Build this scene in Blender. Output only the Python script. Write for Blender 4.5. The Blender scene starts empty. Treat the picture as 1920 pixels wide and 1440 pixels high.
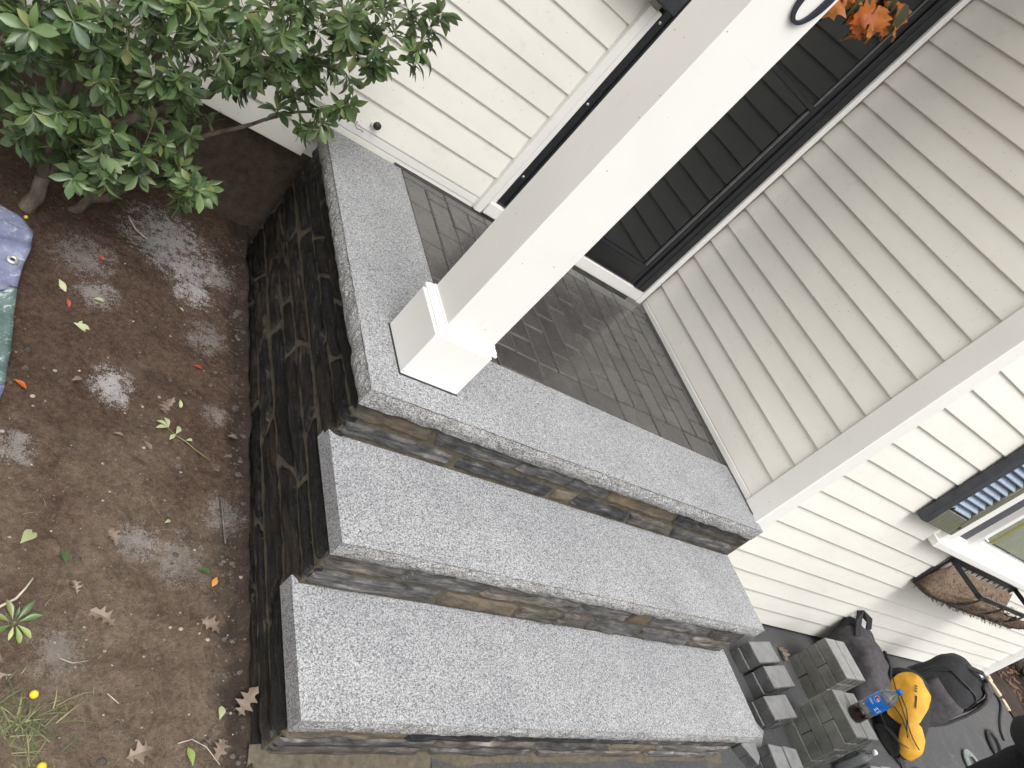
import bpy, bmesh, math, random
from mathutils import Vector, Matrix, noise
scene = bpy.context.scene
COL = scene.collection
rad = math.radians
random.seed(11)

# ------------------------------------------------------------------ camera
cam_d = bpy.data.cameras.new('camera'); cam = bpy.data.objects.new('camera', cam_d); COL.objects.link(cam)

RIGHT = Vector((0.718962, -0.247556, 0.649469)); DOWN = Vector((0.308801, -0.723364, -0.617565)); FWD = Vector((0.622684, 0.644562, -0.443626))
M = Matrix(((RIGHT.x, -DOWN.x, -FWD.x, -0.8538), (RIGHT.y, -DOWN.y, -FWD.y, -1.1903), (RIGHT.z, -DOWN.z, -FWD.z, 0.9852), (0, 0, 0, 1)))
cam.matrix_world = M
cam_d.sensor_width = 36.0; cam_d.lens = 26.683; cam_d.clip_start = 0.02; cam_d.clip_end = 500
scene.camera = cam

# ------------------------------------------------------------------ sky, sun, exposure (thin overcast)
SUN_EL, SUN_AZ = rad(64), rad(202)          # azimuth clockwise from +Y
w = bpy.data.worlds.new('World'); scene.world = w; w.use_nodes = True
nt = w.node_tree; nt.nodes.clear()
sky = nt.nodes.new('ShaderNodeTexSky'); sky.sky_type = 'NISHITA'; sky.sun_disc = False
sky.sun_elevation = SUN_EL; sky.sun_rotation = SUN_AZ; sky.air_density = 1.0; sky.dust_density = 7.0
hs = nt.nodes.new('ShaderNodeHueSaturation'); hs.inputs['Saturation'].default_value = 0.16
bg = nt.nodes.new('ShaderNodeBackground'); bg.inputs['Strength'].default_value = 0.15
out = nt.nodes.new('ShaderNodeOutputWorld')
nt.links.new(sky.outputs[0], hs.inputs['Color']); nt.links.new(hs.outputs[0], bg.inputs['Color']); nt.links.new(bg.outputs[0], out.inputs['Surface'])
sl = bpy.data.lights.new('sun', 'SUN'); sl.energy = 0.5; sl.angle = rad(40); sl.color = (0.95, 0.98, 1.0)
sun = bpy.data.objects.new('sun', sl); COL.objects.link(sun)
sd = Vector((math.sin(SUN_AZ) * math.cos(SUN_EL), math.cos(SUN_AZ) * math.cos(SUN_EL), math.sin(SUN_EL)))
sun.rotation_euler = sd.to_track_quat('Z', 'Y').to_euler()
scene.view_settings.view_transform = 'Standard'; scene.view_settings.look = 'None'
scene.view_settings.gamma = 1.0; scene.view_settings.exposure = 0.81; scene.view_settings.use_curve_mapping = False

# ------------------------------------------------------------------ material helpers
class NT:
    def __init__(s, name):
        s.m = bpy.data.materials.new(name); s.m.use_nodes = True
        s.t = s.m.node_tree; s.b = s.t.nodes['Principled BSDF']; s.out = s.t.nodes['Material Output']
        s._co = None
    def n(s, typ, **kw):
        nd = s.t.nodes.new(typ)
        for k, v in kw.items(): setattr(nd, k, v)
        return nd
    def l(s, a, b): s.t.links.new(a, b)
    def co(s, kind='pos'):
        if kind == 'pos': return s.n('ShaderNodeNewGeometry').outputs['Position']
        return s.n('ShaderNodeTexCoord').outputs[{'obj': 'Object', 'gen': 'Generated'}[kind]]
    def mapped(s, co, scale, rot=(0, 0, 0)):
        mp = s.n('ShaderNodeMapping'); mp.inputs['Scale'].default_value = scale; mp.inputs['Rotation'].default_value = rot
        s.l(co, mp.inputs['Vector']); return mp.outputs[0]
    def noise(s, co, scale, detail=3, rough=.55, dist=0):
        nd = s.n('ShaderNodeTexNoise'); nd.inputs['Scale'].default_value = scale; nd.inputs['Detail'].default_value = detail
        nd.inputs['Roughness'].default_value = rough; nd.inputs['Distortion'].default_value = dist
        if co is not None: s.l(co, nd.inputs['Vector'])
        return nd.outputs['Fac']
    def voro(s, co, scale, feature='F1', out='Distance'):
        nd = s.n('ShaderNodeTexVoronoi'); nd.feature = feature; nd.inputs['Scale'].default_value = scale
        if co is not None: s.l(co, nd.inputs['Vector'])
        return nd.outputs[out]
    def ramp(s, fac, stops, interp='LINEAR'):
        nd = s.n('ShaderNodeValToRGB'); cr = nd.color_ramp; cr.interpolation = interp
        while len(cr.elements) < len(stops): cr.elements.new(.5)
        for e, (p, c) in zip(cr.elements, stops):
            e.position = p; e.color = (c[0], c[1], c[2], 1) if hasattr(c, '__len__') else (c, c, c, 1)
        s.l(fac, nd.inputs['Fac']); return nd.outputs['Color']
    def mix(s, fac, a, b, mode='MIX'):
        nd = s.n('ShaderNodeMix'); nd.data_type = 'RGBA'; nd.blend_type = mode
        for sock, v in ((nd.inputs['Factor'], fac), (nd.inputs['A'], a), (nd.inputs['B'], b)):
            pass
        def put(sock, v):
            if hasattr(v, 'is_output'): s.l(v, sock)
            elif hasattr(v, '__len__'): sock.default_value = (v[0], v[1], v[2], 1)
            else: sock.default_value = v
        put(nd.inputs[0], fac); put(nd.inputs[6], a); put(nd.inputs[7], b)
        return nd.outputs[2]
    def math(s, op, a, b=0.0, clamp=False):
        nd = s.n('ShaderNodeMath'); nd.operation = op; nd.use_clamp = clamp
        for i, v in enumerate((a, b)):
            if hasattr(v, 'is_output'): s.l(v, nd.inputs[i])
            else: nd.inputs[i].default_value = v
        return nd.outputs[0]
    def rnd(s):
        oi = s.n('ShaderNodeObjectInfo').outputs['Random']; ri = s.n('ShaderNodeNewGeometry').outputs['Random Per Island']
        return s.math('FRACT', s.math('ADD', oi, ri))
    def orand(s): return s.n('ShaderNodeObjectInfo').outputs['Random']
    def bump(s, h, strength=.3, dist=.01, prev=None):
        nd = s.n('ShaderNodeBump'); nd.inputs['Strength'].default_value = strength; nd.inputs['Distance'].default_value = dist
        s.l(h, nd.inputs['Height'])
        if prev is not None: s.l(prev, nd.inputs['Normal'])
        return nd.outputs[0]
    def done(s, color=None, rough=.6, normal=None, metal=0, spec=.5, coat=None):
        b = s.b
        if color is not None:
            if hasattr(color, 'is_output'): s.l(color, b.inputs['Base Color'])
            else: b.inputs['Base Color'].default_value = (color[0], color[1], color[2], 1)
        if hasattr(rough, 'is_output'): s.l(rough, b.inputs['Roughness'])
        else: b.inputs['Roughness'].default_value = rough
        if normal is not None: s.l(normal, b.inputs['Normal'])
        b.inputs['Metallic'].default_value = metal; b.inputs['Specular IOR Level'].default_value = spec
        if coat: b.inputs['Coat Weight'].default_value = coat; b.inputs['Coat Roughness'].default_value = .15
        return s.m

def m_plain(name, c, rough=.5, var=.12, scale=30, bump=.0, metal=0, spec=.5, detail=4):
    t = NT(name); co = t.co('pos'); f = t.noise(co, scale, detail, .78 if detail > 6 else .55)
    lo = tuple(max(0, x * (1 - var)) for x in c); hi = tuple(min(1, x * (1 + var)) for x in c)
    col = t.ramp(f, [(.3, lo), (.7, hi)])
    nm = t.bump(t.noise(co, scale * 6, 4), bump, .003) if bump else None
    return t.done(col, rough, nm, metal, spec)

def m_granite(name, rough_face):
    t = NT(name); co = t.co('pos')
    wob = t.noise(co, 150, 2, .6)
    g1 = t.noise(co, 395, 3, .72); g2 = t.noise(t.mapped(co, (1, 1, 1), (.7, .4, .2)), 205, 2, .6)
    vc = t.n('ShaderNodeSeparateColor'); t.l(t.voro(co, 430, 'F1', 'Color'), vc.inputs[0])
    gg = t.math('ADD', t.math('MULTIPLY', vc.outputs[0], .55), t.math('MULTIPLY', g1, .45))
    base = t.ramp(gg, [(.17, (.055, .056, .058)), (.32, (.152, .154, .159)), (.50, (.272, .275, .281)), (.72, (.415, .42, .427))])
    blk = t.ramp(g2, [(.33, (.30, .30, .31)), (.43, (1, 1, 1))])
    c = t.mix(1.0, base, blk, 'MULTIPLY')
    big = t.noise(co, 4.5, 4, .6)
    c = t.mix(1.0, c, t.ramp(big, [(.3, (.88, .88, .89)), (.7, (1.08, 1.08, 1.07))]), 'MULTIPLY')
    h = t.math('ADD', g1, wob)
    if rough_face:
        st = t.noise(co, 22, 4, .65)
        c = t.mix(t.ramp(st, [(.45, 0), (.70, .40)]), c, (.50, .44, .34), 'MULTIPLY')
        c = t.mix(1.0, c, (1.28, 1.26, 1.22), 'MULTIPLY')
        c = t.mix(t.ramp(t.noise(co, 9, 3), [(.52, 0), (.78, .4)]), c, (.48, .42, .32), 'MULTIPLY')
        nm = t.bump(t.noise(co, 60, 5, .7), .9, .012)
        return t.done(c, .85, t.bump(h, .35, .003, nm), 0, .3)
    return t.done(c, .62, t.bump(h, .25, .0015), 0, .35)

def m_stone(name, stops, streak=(9, 9, 60), rough=.75, wet=False, tint=None):
    t = NT(name); co = t.co('pos'); r = t.orand()
    cx = t.n('ShaderNodeVectorMath'); cx.operation = 'ADD'; t.l(co, cx.inputs[0])
    cc = t.n('ShaderNodeCombineXYZ'); t.l(t.math('MULTIPLY', r, 7.0), cc.inputs[0]); t.l(t.math('MULTIPLY', r, 3.0), cc.inputs[2]); t.l(cc.outputs[0], cx.inputs[1])
    p = cx.outputs[0]
    ly = t.noise(t.mapped(p, streak), 1.0, 6, .68, .8)
    bl = t.noise(p, 16, 5, .62)
    f = t.math('ADD', t.math('MULTIPLY', ly, .62), t.math('MULTIPLY', bl, .38))
    f = t.math('ADD', f, t.math('MULTIPLY', t.math('SUBTRACT', r, .5), .12))
    c = t.ramp(f, stops)
    if tint: c = t.mix(t.ramp(t.noise(p, 7, 4, .6), [(.47, 0), (.64, tint[1])]), c, tint[0])
    dust = t.ramp(t.noise(p, 140, 3, .7), [(.62, 0), (.75, .35)])
    c = t.mix(dust, c, (.34, .31, .27))
    h1 = t.noise(t.mapped(p, streak), 1.6, 7, .72, .5); h2 = t.noise(p, 120, 4, .7)
    nm = t.bump(h1, .9, .02); nm = t.bump(h2, .5, .003, nm)
    rg = t.ramp(t.noise(p, 30, 4), [(.35, .28 if wet else rough - .15), (.65, .62 if wet else rough + .1)])
    return t.done(c, rg, nm, 0, .5 if wet else .35)

def m_siding(name, c):
    t = NT(name); co = t.co('pos'); r = t.orand()
    st = t.noise(t.mapped(co, (1.4, 1.4, 3)), 1.0, 4, .55)
    col = t.ramp(st, [(.3, tuple(x * .93 for x in c)), (.7, tuple(min(1, x * 1.03) for x in c))])
    dirt = t.noise(co, 16, 6, .7, .6)
    col = t.mix(t.ramp(dirt, [(.58, 0), (.80, .28)]), col, (.42, .37, .29))
    spk = t.voro(co, 34); col = t.mix(t.ramp(spk, [(.035, .7), (.07, 0)]), col, (.12, .10, .07))
    z = t.n('ShaderNodeSeparateXYZ'); t.l(co, z.inputs[0])
    zz = t.math('ADD', z.outputs[2], t.math('MULTIPLY', t.noise(co, 26, 5, .7), .12))
    nm = t.bump(t.noise(t.mapped(co, (5, 5, 11)), 1.0, 2), .10, .02)
    nm = t.bump(t.noise(t.mapped(co, (18, 18, 260)), 1.0, 3), .05, .002, nm)
    return t.done(col, .42, nm, 0, .4)

def m_wood_paint(name, c, stain=(.45, .40, .30), amt=.25):
    t = NT(name); co = t.co('pos')
    col = t.ramp(t.noise(co, 5, 4), [(.3, tuple(x * .95 for x in c)), (.7, c)])
    col = t.mix(t.ramp(t.noise(co, 22, 7, .75, 1.0), [(.60, 0), (.78, amt)]), col, stain)
    col = t.mix(t.ramp(t.voro(co, 26), [(.03, .8), (.055, 0)]), col, (.16, .13, .10))
    nm = t.bump(t.noise(t.mapped(co, (90, 90, 6)), 1.0, 3), .08, .003)
    return t.done(col, .38, nm, 0, .45)

def m_paver(name, c, rough=.6, stain=(.03, .03, .028), coat=None, dust=None):
    t = NT(name); co = t.co('pos'); r = t.orand()
    k = t.ramp(r, [(0, tuple(x * .8 for x in c)), (.5, c), (1, tuple(x * 1.22 for x in c))])
    col = t.mix(t.ramp(t.noise(co, 11, 5, .65), [(.40, 0), (.68, .65)]), k, stain)
    col = t.mix(t.ramp(t.noise(co, 420, 2, .6), [(.58, 0), (.72, .35)]), col, tuple(min(1, x * 3.2) for x in c))
    col = t.mix(t.ramp(t.noise(co, 34, 6, .75, .8), [(.60, 0), (.74, .4)]), col, tuple(min(1, x * 2.0) for x in c))
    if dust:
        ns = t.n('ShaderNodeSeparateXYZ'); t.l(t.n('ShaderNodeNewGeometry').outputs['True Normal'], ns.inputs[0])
        col = t.mix(t.math('MULTIPLY', t.math('SUBTRACT', ns.outputs[2], .6, True), t.math('MULTIPLY', t.noise(co, 24, 5, .7), 3.0)), col, dust)  # faces pointing up painted paler: light on the tops put into the colour
    nm = t.bump(t.noise(co, 240, 5, .75), .4, .003)
    rg = t.ramp(t.noise(co, 9, 4, .6), [(.35, rough - .13), (.65, rough + .12)])
    return t.done(col, rg, nm, 0, .5, coat)

def m_soil():
    t = NT('soil'); co = t.co('pos')
    sx = t.n('ShaderNodeSeparateXYZ'); t.l(co, sx.inputs[0]); X, Y = sx.outputs[0], sx.outputs[1]
    n1 = t.noise(co, 5.0, 6, .62, .4); n2 = t.noise(co, 70, 8, .82); n3 = t.noise(co, 300, 3, .75); nd30 = t.noise(co, 32, 6, .8)
    dark = t.ramp(n2, [(.30, (.036, .021, .014)), (.5, (.095, .056, .037)), (.70, (.17, .111, .075))])
    dry = t.ramp(n2, [(.30, (.098, .069, .047)), (.5, (.195, .143, .100)), (.70, (.29, .228, .167))])
    f = t.math('ADD', t.math('MULTIPLY', t.math('SUBTRACT', .12, Y), 1.3), t.math('MULTIPLY', t.math('SUBTRACT', n1, .5), 3.2))
    f = t.math('ADD', f, .25, True)
    c = t.mix(f, dark, dry)
    # purple black strip along the foot of the stonework: damp soil plus painted shade
    vz = t.voro(co, 60); c = t.mix(t.ramp(vz, [(.05, .35), (.55, 0)]), c, (.16, .128, .098))
    c = t.mix(t.ramp(t.noise(co, 420, 3, .8), [(.36, .65), (.48, 0)]), c, (.024, .016, .011)); c = t.mix(t.ramp(n3, [(.57, 0), (.72, .6)]), c, (.25, .205, .16))
    c = t.mix(t.ramp(t.noise(co, 16, 7, .78, .8), [(.36, .5), (.48, 0)]), c, (.032, .020, .014))
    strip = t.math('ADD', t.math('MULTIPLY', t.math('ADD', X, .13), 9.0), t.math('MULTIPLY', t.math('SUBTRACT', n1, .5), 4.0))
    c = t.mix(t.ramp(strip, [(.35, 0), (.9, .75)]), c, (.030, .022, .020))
    # spilled stone dust
    for (x, y, r, a) in ((-.375, .34, .075, 1.0), (-.36, .30, .05, .9), (-.555, .07, .06, .55), (-.27, 1.0, .20, .9), (-.18, .80, .09, 1.0), (-.22, .90, .13, .9), (-.12, .92, .10, .5), (-.13, .62, .09, .4), (-.45, .64, .08, .55),
                         (-.17, -.13, .10, .38), (-.275, -.10, .07, .5), (-.10, .33, .05, .35), (-.40, -.38, .08, .3), (-.06, .02, .08, .35), (-.5, .78, .12, .4)):
        d = t.math('SQRT', t.math('ADD', t.math('POWER', t.math('SUBTRACT', X, x), 2.0), t.math('POWER', t.math('SUBTRACT', Y, y), 2.0)))
        g = t.math('SUBTRACT', 1.0, t.math('DIVIDE', d, r), True); gm = t.math('MULTIPLY', g, 3.5, True)
        g = t.math('ADD', g, t.math('MULTIPLY', t.math('SUBTRACT', nd30, .5), 3.6))
        g = t.math('ADD', g, t.math('MULTIPLY', t.math('SUBTRACT', n3, .5), 3.2))
        c = t.mix(t.math('MULTIPLY', t.math('MULTIPLY', t.ramp(g, [(.40, 0), (.66, 1)]), gm), a), c, (.42, .395, .385))
    c = t.mix(t.ramp(t.voro(co, 85), [(.05, .55), (.12, 0)]), c, (.30, .27, .23))
    nm = t.bump(t.noise(co, 26, 9, .76), .9, .03); nm = t.bump(n3, .7, .004, nm)
    return t.done(c, .88, nm, 0, .25)

def m_asphalt():
    t = NT('asphalt'); co = t.co('pos')
    c = t.ramp(t.noise(co, 180, 4, .75), [(.3, (.025, .026, .028)), (.55, (.06, .061, .064)), (.74, (.15, .15, .15))])
    c = t.mix(t.ramp(t.noise(co, 2.2, 5, .6), [(.35, 0), (.65, .6)]), c, (.085, .082, .078))
    c = t.mix(t.ramp(t.noise(co, 7, 5, .7), [(.55, 0), (.72, .45)]), c, (.16, .145, .125))
    return t.done(c, .8, t.bump(t.noise(co, 220, 4, .7), .7, .004), 0, .35)

def m_leaf(name, stops, rough=.32, back=(.20, .26, .14)):
    t = NT(name); r = t.rnd(); c = t.ramp(r, stops)
    oc = t.co('pos'); c = t.mix(t.ramp(t.noise(oc, 60, 3), [(.4, 0), (.7, .25)]), c, stops[-1][1])
    bf = t.n('ShaderNodeNewGeometry').outputs['Backfacing']
    c = t.mix(bf, c, t.mix(.5, c, back))
    t.done(c, rough, None, 0, .5)
    tr = t.n('ShaderNodeBsdfTranslucent'); t.l(c, tr.inputs[0])
    ms = t.n('ShaderNodeMixShader'); ms.inputs[0].default_value = .22
    t.l(t.b.outputs[0], ms.inputs[1]); t.l(tr.outputs[0], ms.inputs[2]); t.l(ms.outputs[0], t.out.inputs['Surface'])
    return t.m

def m_glass(name, tint=(.9, .92, .92), rough=.0, refl=(.92, .97, 1.0), k=1.15):
    t = NT(name); t.t.nodes.remove(t.b)
    fr = t.n('ShaderNodeFresnel'); fr.inputs['IOR'].default_value = 1.5
    gl = t.n('ShaderNodeBsdfGlossy'); gl.inputs['Roughness'].default_value = rough; gl.inputs['Color'].default_value = (*refl, 1)
    tr = t.n('ShaderNodeBsdfTransparent'); tr.inputs['Color'].default_value = (*tint, 1)
    ms = t.n('ShaderNodeMixShader'); t.l(t.math('MULTIPLY', fr.outputs[0], k, True), ms.inputs[0]); t.l(tr.outputs[0], ms.inputs[1]); t.l(gl.outputs[0], ms.inputs[2])
    t.l(ms.outputs[0], t.out.inputs['Surface']); return t.m

MT = {}
MT['granite'] = m_granite('granite', False); MT['granite_rock'] = m_granite('granite_rock_face', True)
G = [(.34, (.022, .022, .023)), (.46, (.075, .074, .072)), (.56, (.155, .149, .141)), (.66, (.34, .325, .305))]
MT['stone_grey'] = m_stone('ledge_stone_grey', G)
MT['stone_brown'] = m_stone('ledge_stone_brown', [(.34, (.030, .025, .022)), (.46, (.094, .081, .070)), (.56, (.18, .158, .137)), (.66, (.34, .31, .275))])
MT['stone_ochre'] = m_stone('ledge_stone_ochre', [(.30, (.05, .044, .036)), (.46, (.115, .098, .075)), (.6, (.20, .17, .12)), (.75, (.33, .29, .23))], (12, 12, 26), tint=((.21, .145, .075), .6))
MT['stone_black'] = m_stone('ledge_stone_slate', [(.34, (.010, .011, .013)), (.48, (.034, .035, .038)), (.58, (.080, .080, .082)), (.67, (.27, .265, .26))])
MT['stone_wet'] = m_stone('ledge_stone_damp_shaded', [(.38, (.0015, .0015, .0014)), (.49, (.0062, .0052, .0043)), (.56, (.025, .019, .0135)), (.64, (.115, .090, .062))], (7, 7, 120), wet=True, tint=((.030, .017, .009), .7))  # damp stone, with the low light on the left side darkened into it
MT['stone_wet2'] = m_stone('ledge_stone_damp_black_shaded', [(.38, (.001, .0012, .0012)), (.51, (.0042, .0043, .0040)), (.60, (.017, .016, .014)), (.68, (.10, .088, .072))], (7, 7, 100), wet=True)  # blacker damp stone, the same side shade put into its tones
t = NT('mortar'); co = t.co('pos')
MT['mortar'] = t.done(t.ramp(t.noise(co, 45, 6, .7), [(.3, (.062, .052, .036)), (.7, (.13, .112, .082))]), .9, t.bump(t.noise(co, 160, 5, .75), .6, .004), 0, .2)
MT['siding'] = m_siding('vinyl_siding', (.80, .774, .706))
MT['siding_front'] = MT['siding']
MT['trim'] = m_wood_paint('white_trim_paint', (.80, .782, .745))
MT['column'] = m_wood_paint('column_paint', (.775, .762, .725), (.40, .36, .30), .22)
MT['black_metal'] = m_plain('black_door_metal', (.012, .013, .016), .32, .25, 40, .05)
MT['door_black'] = m_plain('black_door_paint', (.014, .0145, .015), .28, .2, 14, .0)
MT['bronze'] = m_plain('grey_door_bead', (.10, .10, .10), .35, .2, 40)
MT['screw'] = m_plain('screw_head', (.55, .55, .55), .3, .1, 50, 0, .9)
MT['glass'] = m_glass('door_glass', (.14, .145, .15), .02, k=1.6); MT['pane'] = m_glass('window_glass', (.88, .9, .9), k=.4)
MT['paver'] = m_paver('porch_paver', (.062, .058, .054), .26, (.030, .028, .026), coat=.4)
MT['joint'] = m_plain('joint_sand', (.035, .033, .030), .9, .4, 160, .5)
MT['paver_stack'] = m_paver('stacked_paver', (.135, .135, .12), .75, (.040, .040, .032), dust=(.30, .30, .29))  # pale dusty tint on upward faces carries the brightness of lit tops
MT['paver_damp'] = m_paver('damp_paver', (.105, .105, .105), .5, (.013, .013, .013), dust=(.25, .25, .25))  # damp sides; upward faces tinted pale to carry the top light
MT['lawn'] = m_plain('lawn', (.115, .115, .085), .95, .5, 8); MT['soil'] = m_soil(); MT['asphalt'] = m_asphalt()
MT['foundation'] = m_plain('soil_splashed_foundation', (.060, .043, .030), .95, .6, 26, 1.0, detail=9)
MT['roof'] = m_plain('soffit_paint', (.62, .61, .58), .6, .05, 5)
MT['leaf'] = m_leaf('shrub_leaf', [(0, (.034, .068, .032)), (.35, (.064, .118, .044)), (.7, (.10, .168, .058)), (.93, (.135, .195, .068)), (1.0, (.20, .22, .075))])
MT['leaf_new'] = m_leaf('young_leaf', [(0, (.16, .24, .06)), (.6, (.26, .34, .10)), (1, (.36, .42, .16))], .4)
MT['leaf_pale'] = m_leaf('fallen_pale_leaf', [(0, (.36, .38, .20)), (1, (.46, .48, .28))], .5)
MT['leaf_red'] = m_leaf('fallen_red_leaf', [(0, (.30, .05, .03)), (1, (.40, .09, .05))], .5)
MT['leaf_orange'] = m_leaf('orange_leaf', [(0, (.42, .075, .012)), (.5, (.55, .15, .02)), (1, (.50, .22, .05))], .5, (.55, .3, .1))
MT['leaf_tan'] = m_leaf('dry_oak_leaf', [(0, (.15, .105, .075)), (.5, (.21, .155, .115)), (1, (.29, .225, .175))], .7, (.40, .33, .27))
MT['leaf_olive'] = m_leaf('olive_cloth_leaf', [(0, (.05, .06, .035)), (1, (.10, .10, .06))], .6)
t = NT('bark'); co = t.co('pos')
MT['bark'] = t.done(t.ramp(t.noise(t.mapped(co, (40, 40, 14)), 1.0, 5, .7), [(.3, (.055, .042, .032)), (.55, (.13, .105, .08)), (.75, (.22, .19, .15))]), .85, t.bump(t.noise(t.mapped(co, (70, 70, 25)), 1.0, 5), .6, .006), 0, .2)
MT['twig'] = m_plain('green_twig', (.17, .17, .07), .6, .3, 30); MT['dry_twig'] = m_plain('dry_twig', (.40, .35, .27), .8, .25, 40)
MT['pebble'] = m_plain('pebbles', (.075, .058, .046), .9, .65, 40, .6)
t = NT('tarp_blue'); co = t.co('pos')
cc = t.ramp(t.noise(co, 14, 5, .65), [(.3, (.095, .105, .175)), (.6, (.165, .178, .26)), (.8, (.28, .295, .36))])
cc = t.mix(t.ramp(t.noise(co, 34, 6, .75, 1.0), [(.54, 0), (.68, .7)]), cc, (.52, .53, .58))
MT['mortar_chip'] = m_plain('pale_stone_chips', (.27, .235, .195), .85, .4, 60, .4)
MT['tarp'] = t.done(cc, .42, t.bump(t.noise(co, 22, 4, .6), .35, .012), 0, .45)
t = NT('tarp_green'); co = t.co('pos')
cc = t.ramp(t.noise(co, 14, 5, .65), [(.3, (.05, .085, .08)), (.6, (.10, .145, .135)), (.8, (.18, .23, .215))])
cc = t.mix(t.ramp(t.noise(co, 40, 6, .75, 1.0), [(.53, 0), (.66, .75)]), cc, (.50, .54, .53))
MT['tarp_green'] = t.done(cc, .45, t.bump(t.noise(co, 22, 4, .6), .35, .012), 0, .45)
MT['steel'] = m_plain('grommet_steel', (.62, .62, .6), .35, .15, 60, 0, .7)
MT['black_cloth'] = m_plain('black_fabric', (.014, .014, .016), .85, .4, 60, .35)
MT['grey_cloth'] = m_plain('charcoal_fabric', (.048, .043, .047), .85, .3, 40, .35)
MT['yellow_cloth'] = m_plain('yellow_fabric', (.56, .285, .022), .7, .14, 25, .35)
MT['mesh_cloth'] = m_plain('black_mesh_fabric', (.024, .023, .022), .9, .6, 200, .6)
MT['fleece'] = m_plain('black_fleece', (.012, .012, .014), .95, .5, 120, .6)
MT['skin'] = m_plain('skin', (.50, .31, .22), .55, .08, 20); MT['hair'] = m_plain('dark_hair', (.03, .022, .016), .7, .3, 60)
MT['numeral'] = m_plain('numeral_black', (.014, .015, .024), .4, .3, 60)
MT['shutter'] = m_plain('dark_shutter_paint', (.030, .033, .040), .42, .3, 25, .2)
t = NT('weathered_shutter_rail'); co = t.co('pos')
wv = t.n('ShaderNodeTexWave'); wv.inputs['Scale'].default_value = 14; wv.inputs['Distortion'].default_value = 9; wv.inputs['Detail'].default_value = 3; wv.inputs['Detail Scale'].default_value = .7; t.l(co, wv.inputs['Vector'])
MT['rail'] = t.done(t.ramp(wv.outputs['Fac'], [(.2, (.075, .078, .055)), (.8, (.17, .17, .12))]), .6, t.bump(wv.outputs['Fac'], .2, .003))
t = NT('louver_sky_sheen'); co = t.co('pos')
wv = t.n('ShaderNodeTexWave'); wv.inputs['Scale'].default_value = 20; wv.inputs['Distortion'].default_value = 10; wv.inputs['Detail'].default_value = 3; t.l(co, wv.inputs['Vector'])
MT['louver'] = t.done(t.ramp(wv.outputs['Fac'], [(.2, (.20, .25, .33)), (.8, (.33, .39, .48))]), .35)  # blue-grey base colour holds the sky reflected by the tilted slats
MT['coco'] = m_plain('coconut_fibre', (.155, .108, .072), .95, .5, 90, .9)
MT['interior'] = m_plain('cream_blind', (.55, .50, .36), .8, .1, 10); MT['dark_int'] = m_plain('dark_room', (.03, .032, .036), .8, .2, 6)
MT['yellow'] = m_plain('yellow_plastic', (.60, .44, .03), .5, .1, 20)
MT['screen'] = m_plain('insect_screen', (.055, .058, .065), .5, .2, 40)
MT['rubber'] = m_plain('black_rubber', (.012, .012, .012), .5, .3, 50)
MT['hose'] = m_plain('grey_green_hose', (.17, .20, .18), .4, .2, 50)
MT['label_blue'] = m_plain('blue_bottle_label', (.008, .14, .52), .35, .08, 30); MT['white_print'] = m_plain('white_print', (.8, .8, .8), .4, .03, 30)
MT['red_print'] = m_plain('red_print', (.62, .03, .03), .4, .03, 30); MT['cap_blue'] = m_plain('blue_cap', (.01, .12, .45), .4, .08, 30); MT['cap_white'] = m_plain('white_cap', (.8, .8, .8), .4, .03, 30)
t = NT('cola'); MT['cola'] = t.done((.014, .003, .003), .08, None, 0, .5)
t = NT('clear_plastic'); t.t.nodes.remove(t.b)
fr = t.n('ShaderNodeFresnel'); fr.inputs['IOR'].default_value = 1.55; g_ = t.n('ShaderNodeBsdfGlossy'); g_.inputs['Roughness'].default_value = .06
tr_ = t.n('ShaderNodeBsdfTransparent'); tr_.inputs['Color'].default_value = (.90, .92, .93, 1); df = t.n('ShaderNodeBsdfDiffuse'); df.inputs['Color'].default_value = (.6, .62, .62, 1)
m1 = t.n('ShaderNodeMixShader'); m1.inputs[0].default_value = .14; t.l(tr_.outputs[0], m1.inputs[1]); t.l(df.outputs[0], m1.inputs[2])
m2 = t.n('ShaderNodeMixShader'); t.l(t.math('MULTIPLY', fr.outputs[0], 1.5, True), m2.inputs[0]); t.l(m1.outputs[0], m2.inputs[1]); t.l(g_.outputs[0], m2.inputs[2]); t.l(m2.outputs[0], t.out.inputs['Surface'])
MT['plastic'] = t.m
MT['grass'] = m_leaf('grass_blade', [(0, (.05, .07, .025)), (.5, (.12, .135, .055)), (1, (.28, .26, .14))], .55)
MT['edge_stone'] = m_plain('pale_edging', (.48, .40, .28), .8, .35, 14, .5)
MT['brown_litter'] = m_plain('brown_bark_litter', (.12, .06, .035), .9, .6, 40, .6)

# ------------------------------------------------------------------ object helpers
ORG = {}
def thing(name, label, cat, loc=(0, 0, 0), group=None, kind=None):
    o = bpy.data.objects.new(name, None); COL.objects.link(o); o.location = loc; o.empty_display_size = .1
    o['label'] = label; o['category'] = cat
    if group: o['group'] = group
    ORG[o] = Vector(loc); return o
def tag(o, label=None, cat=None, group=None, kind=None):
    if label: o['label'] = label
    if cat: o['category'] = cat
    if group: o['group'] = group
    if kind: o['kind'] = kind
    return o
def link(name, me, parent=None, loc=(0, 0, 0), rot=None, scale=None):
    """loc in world coordinates (roots are never rotated)"""
    o = bpy.data.objects.new(name, me); COL.objects.link(o)
    base = Vector((0, 0, 0))
    if parent is not None: o.parent = parent; base = ORG[parent]
    o.location = Vector(loc) - base; ORG[o] = Vector(loc)
    if rot is not None: o.rotation_euler = rot
    if scale is not None: o.scale = scale if hasattr(scale, '__len__') else (scale,) * 3
    return o
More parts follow.
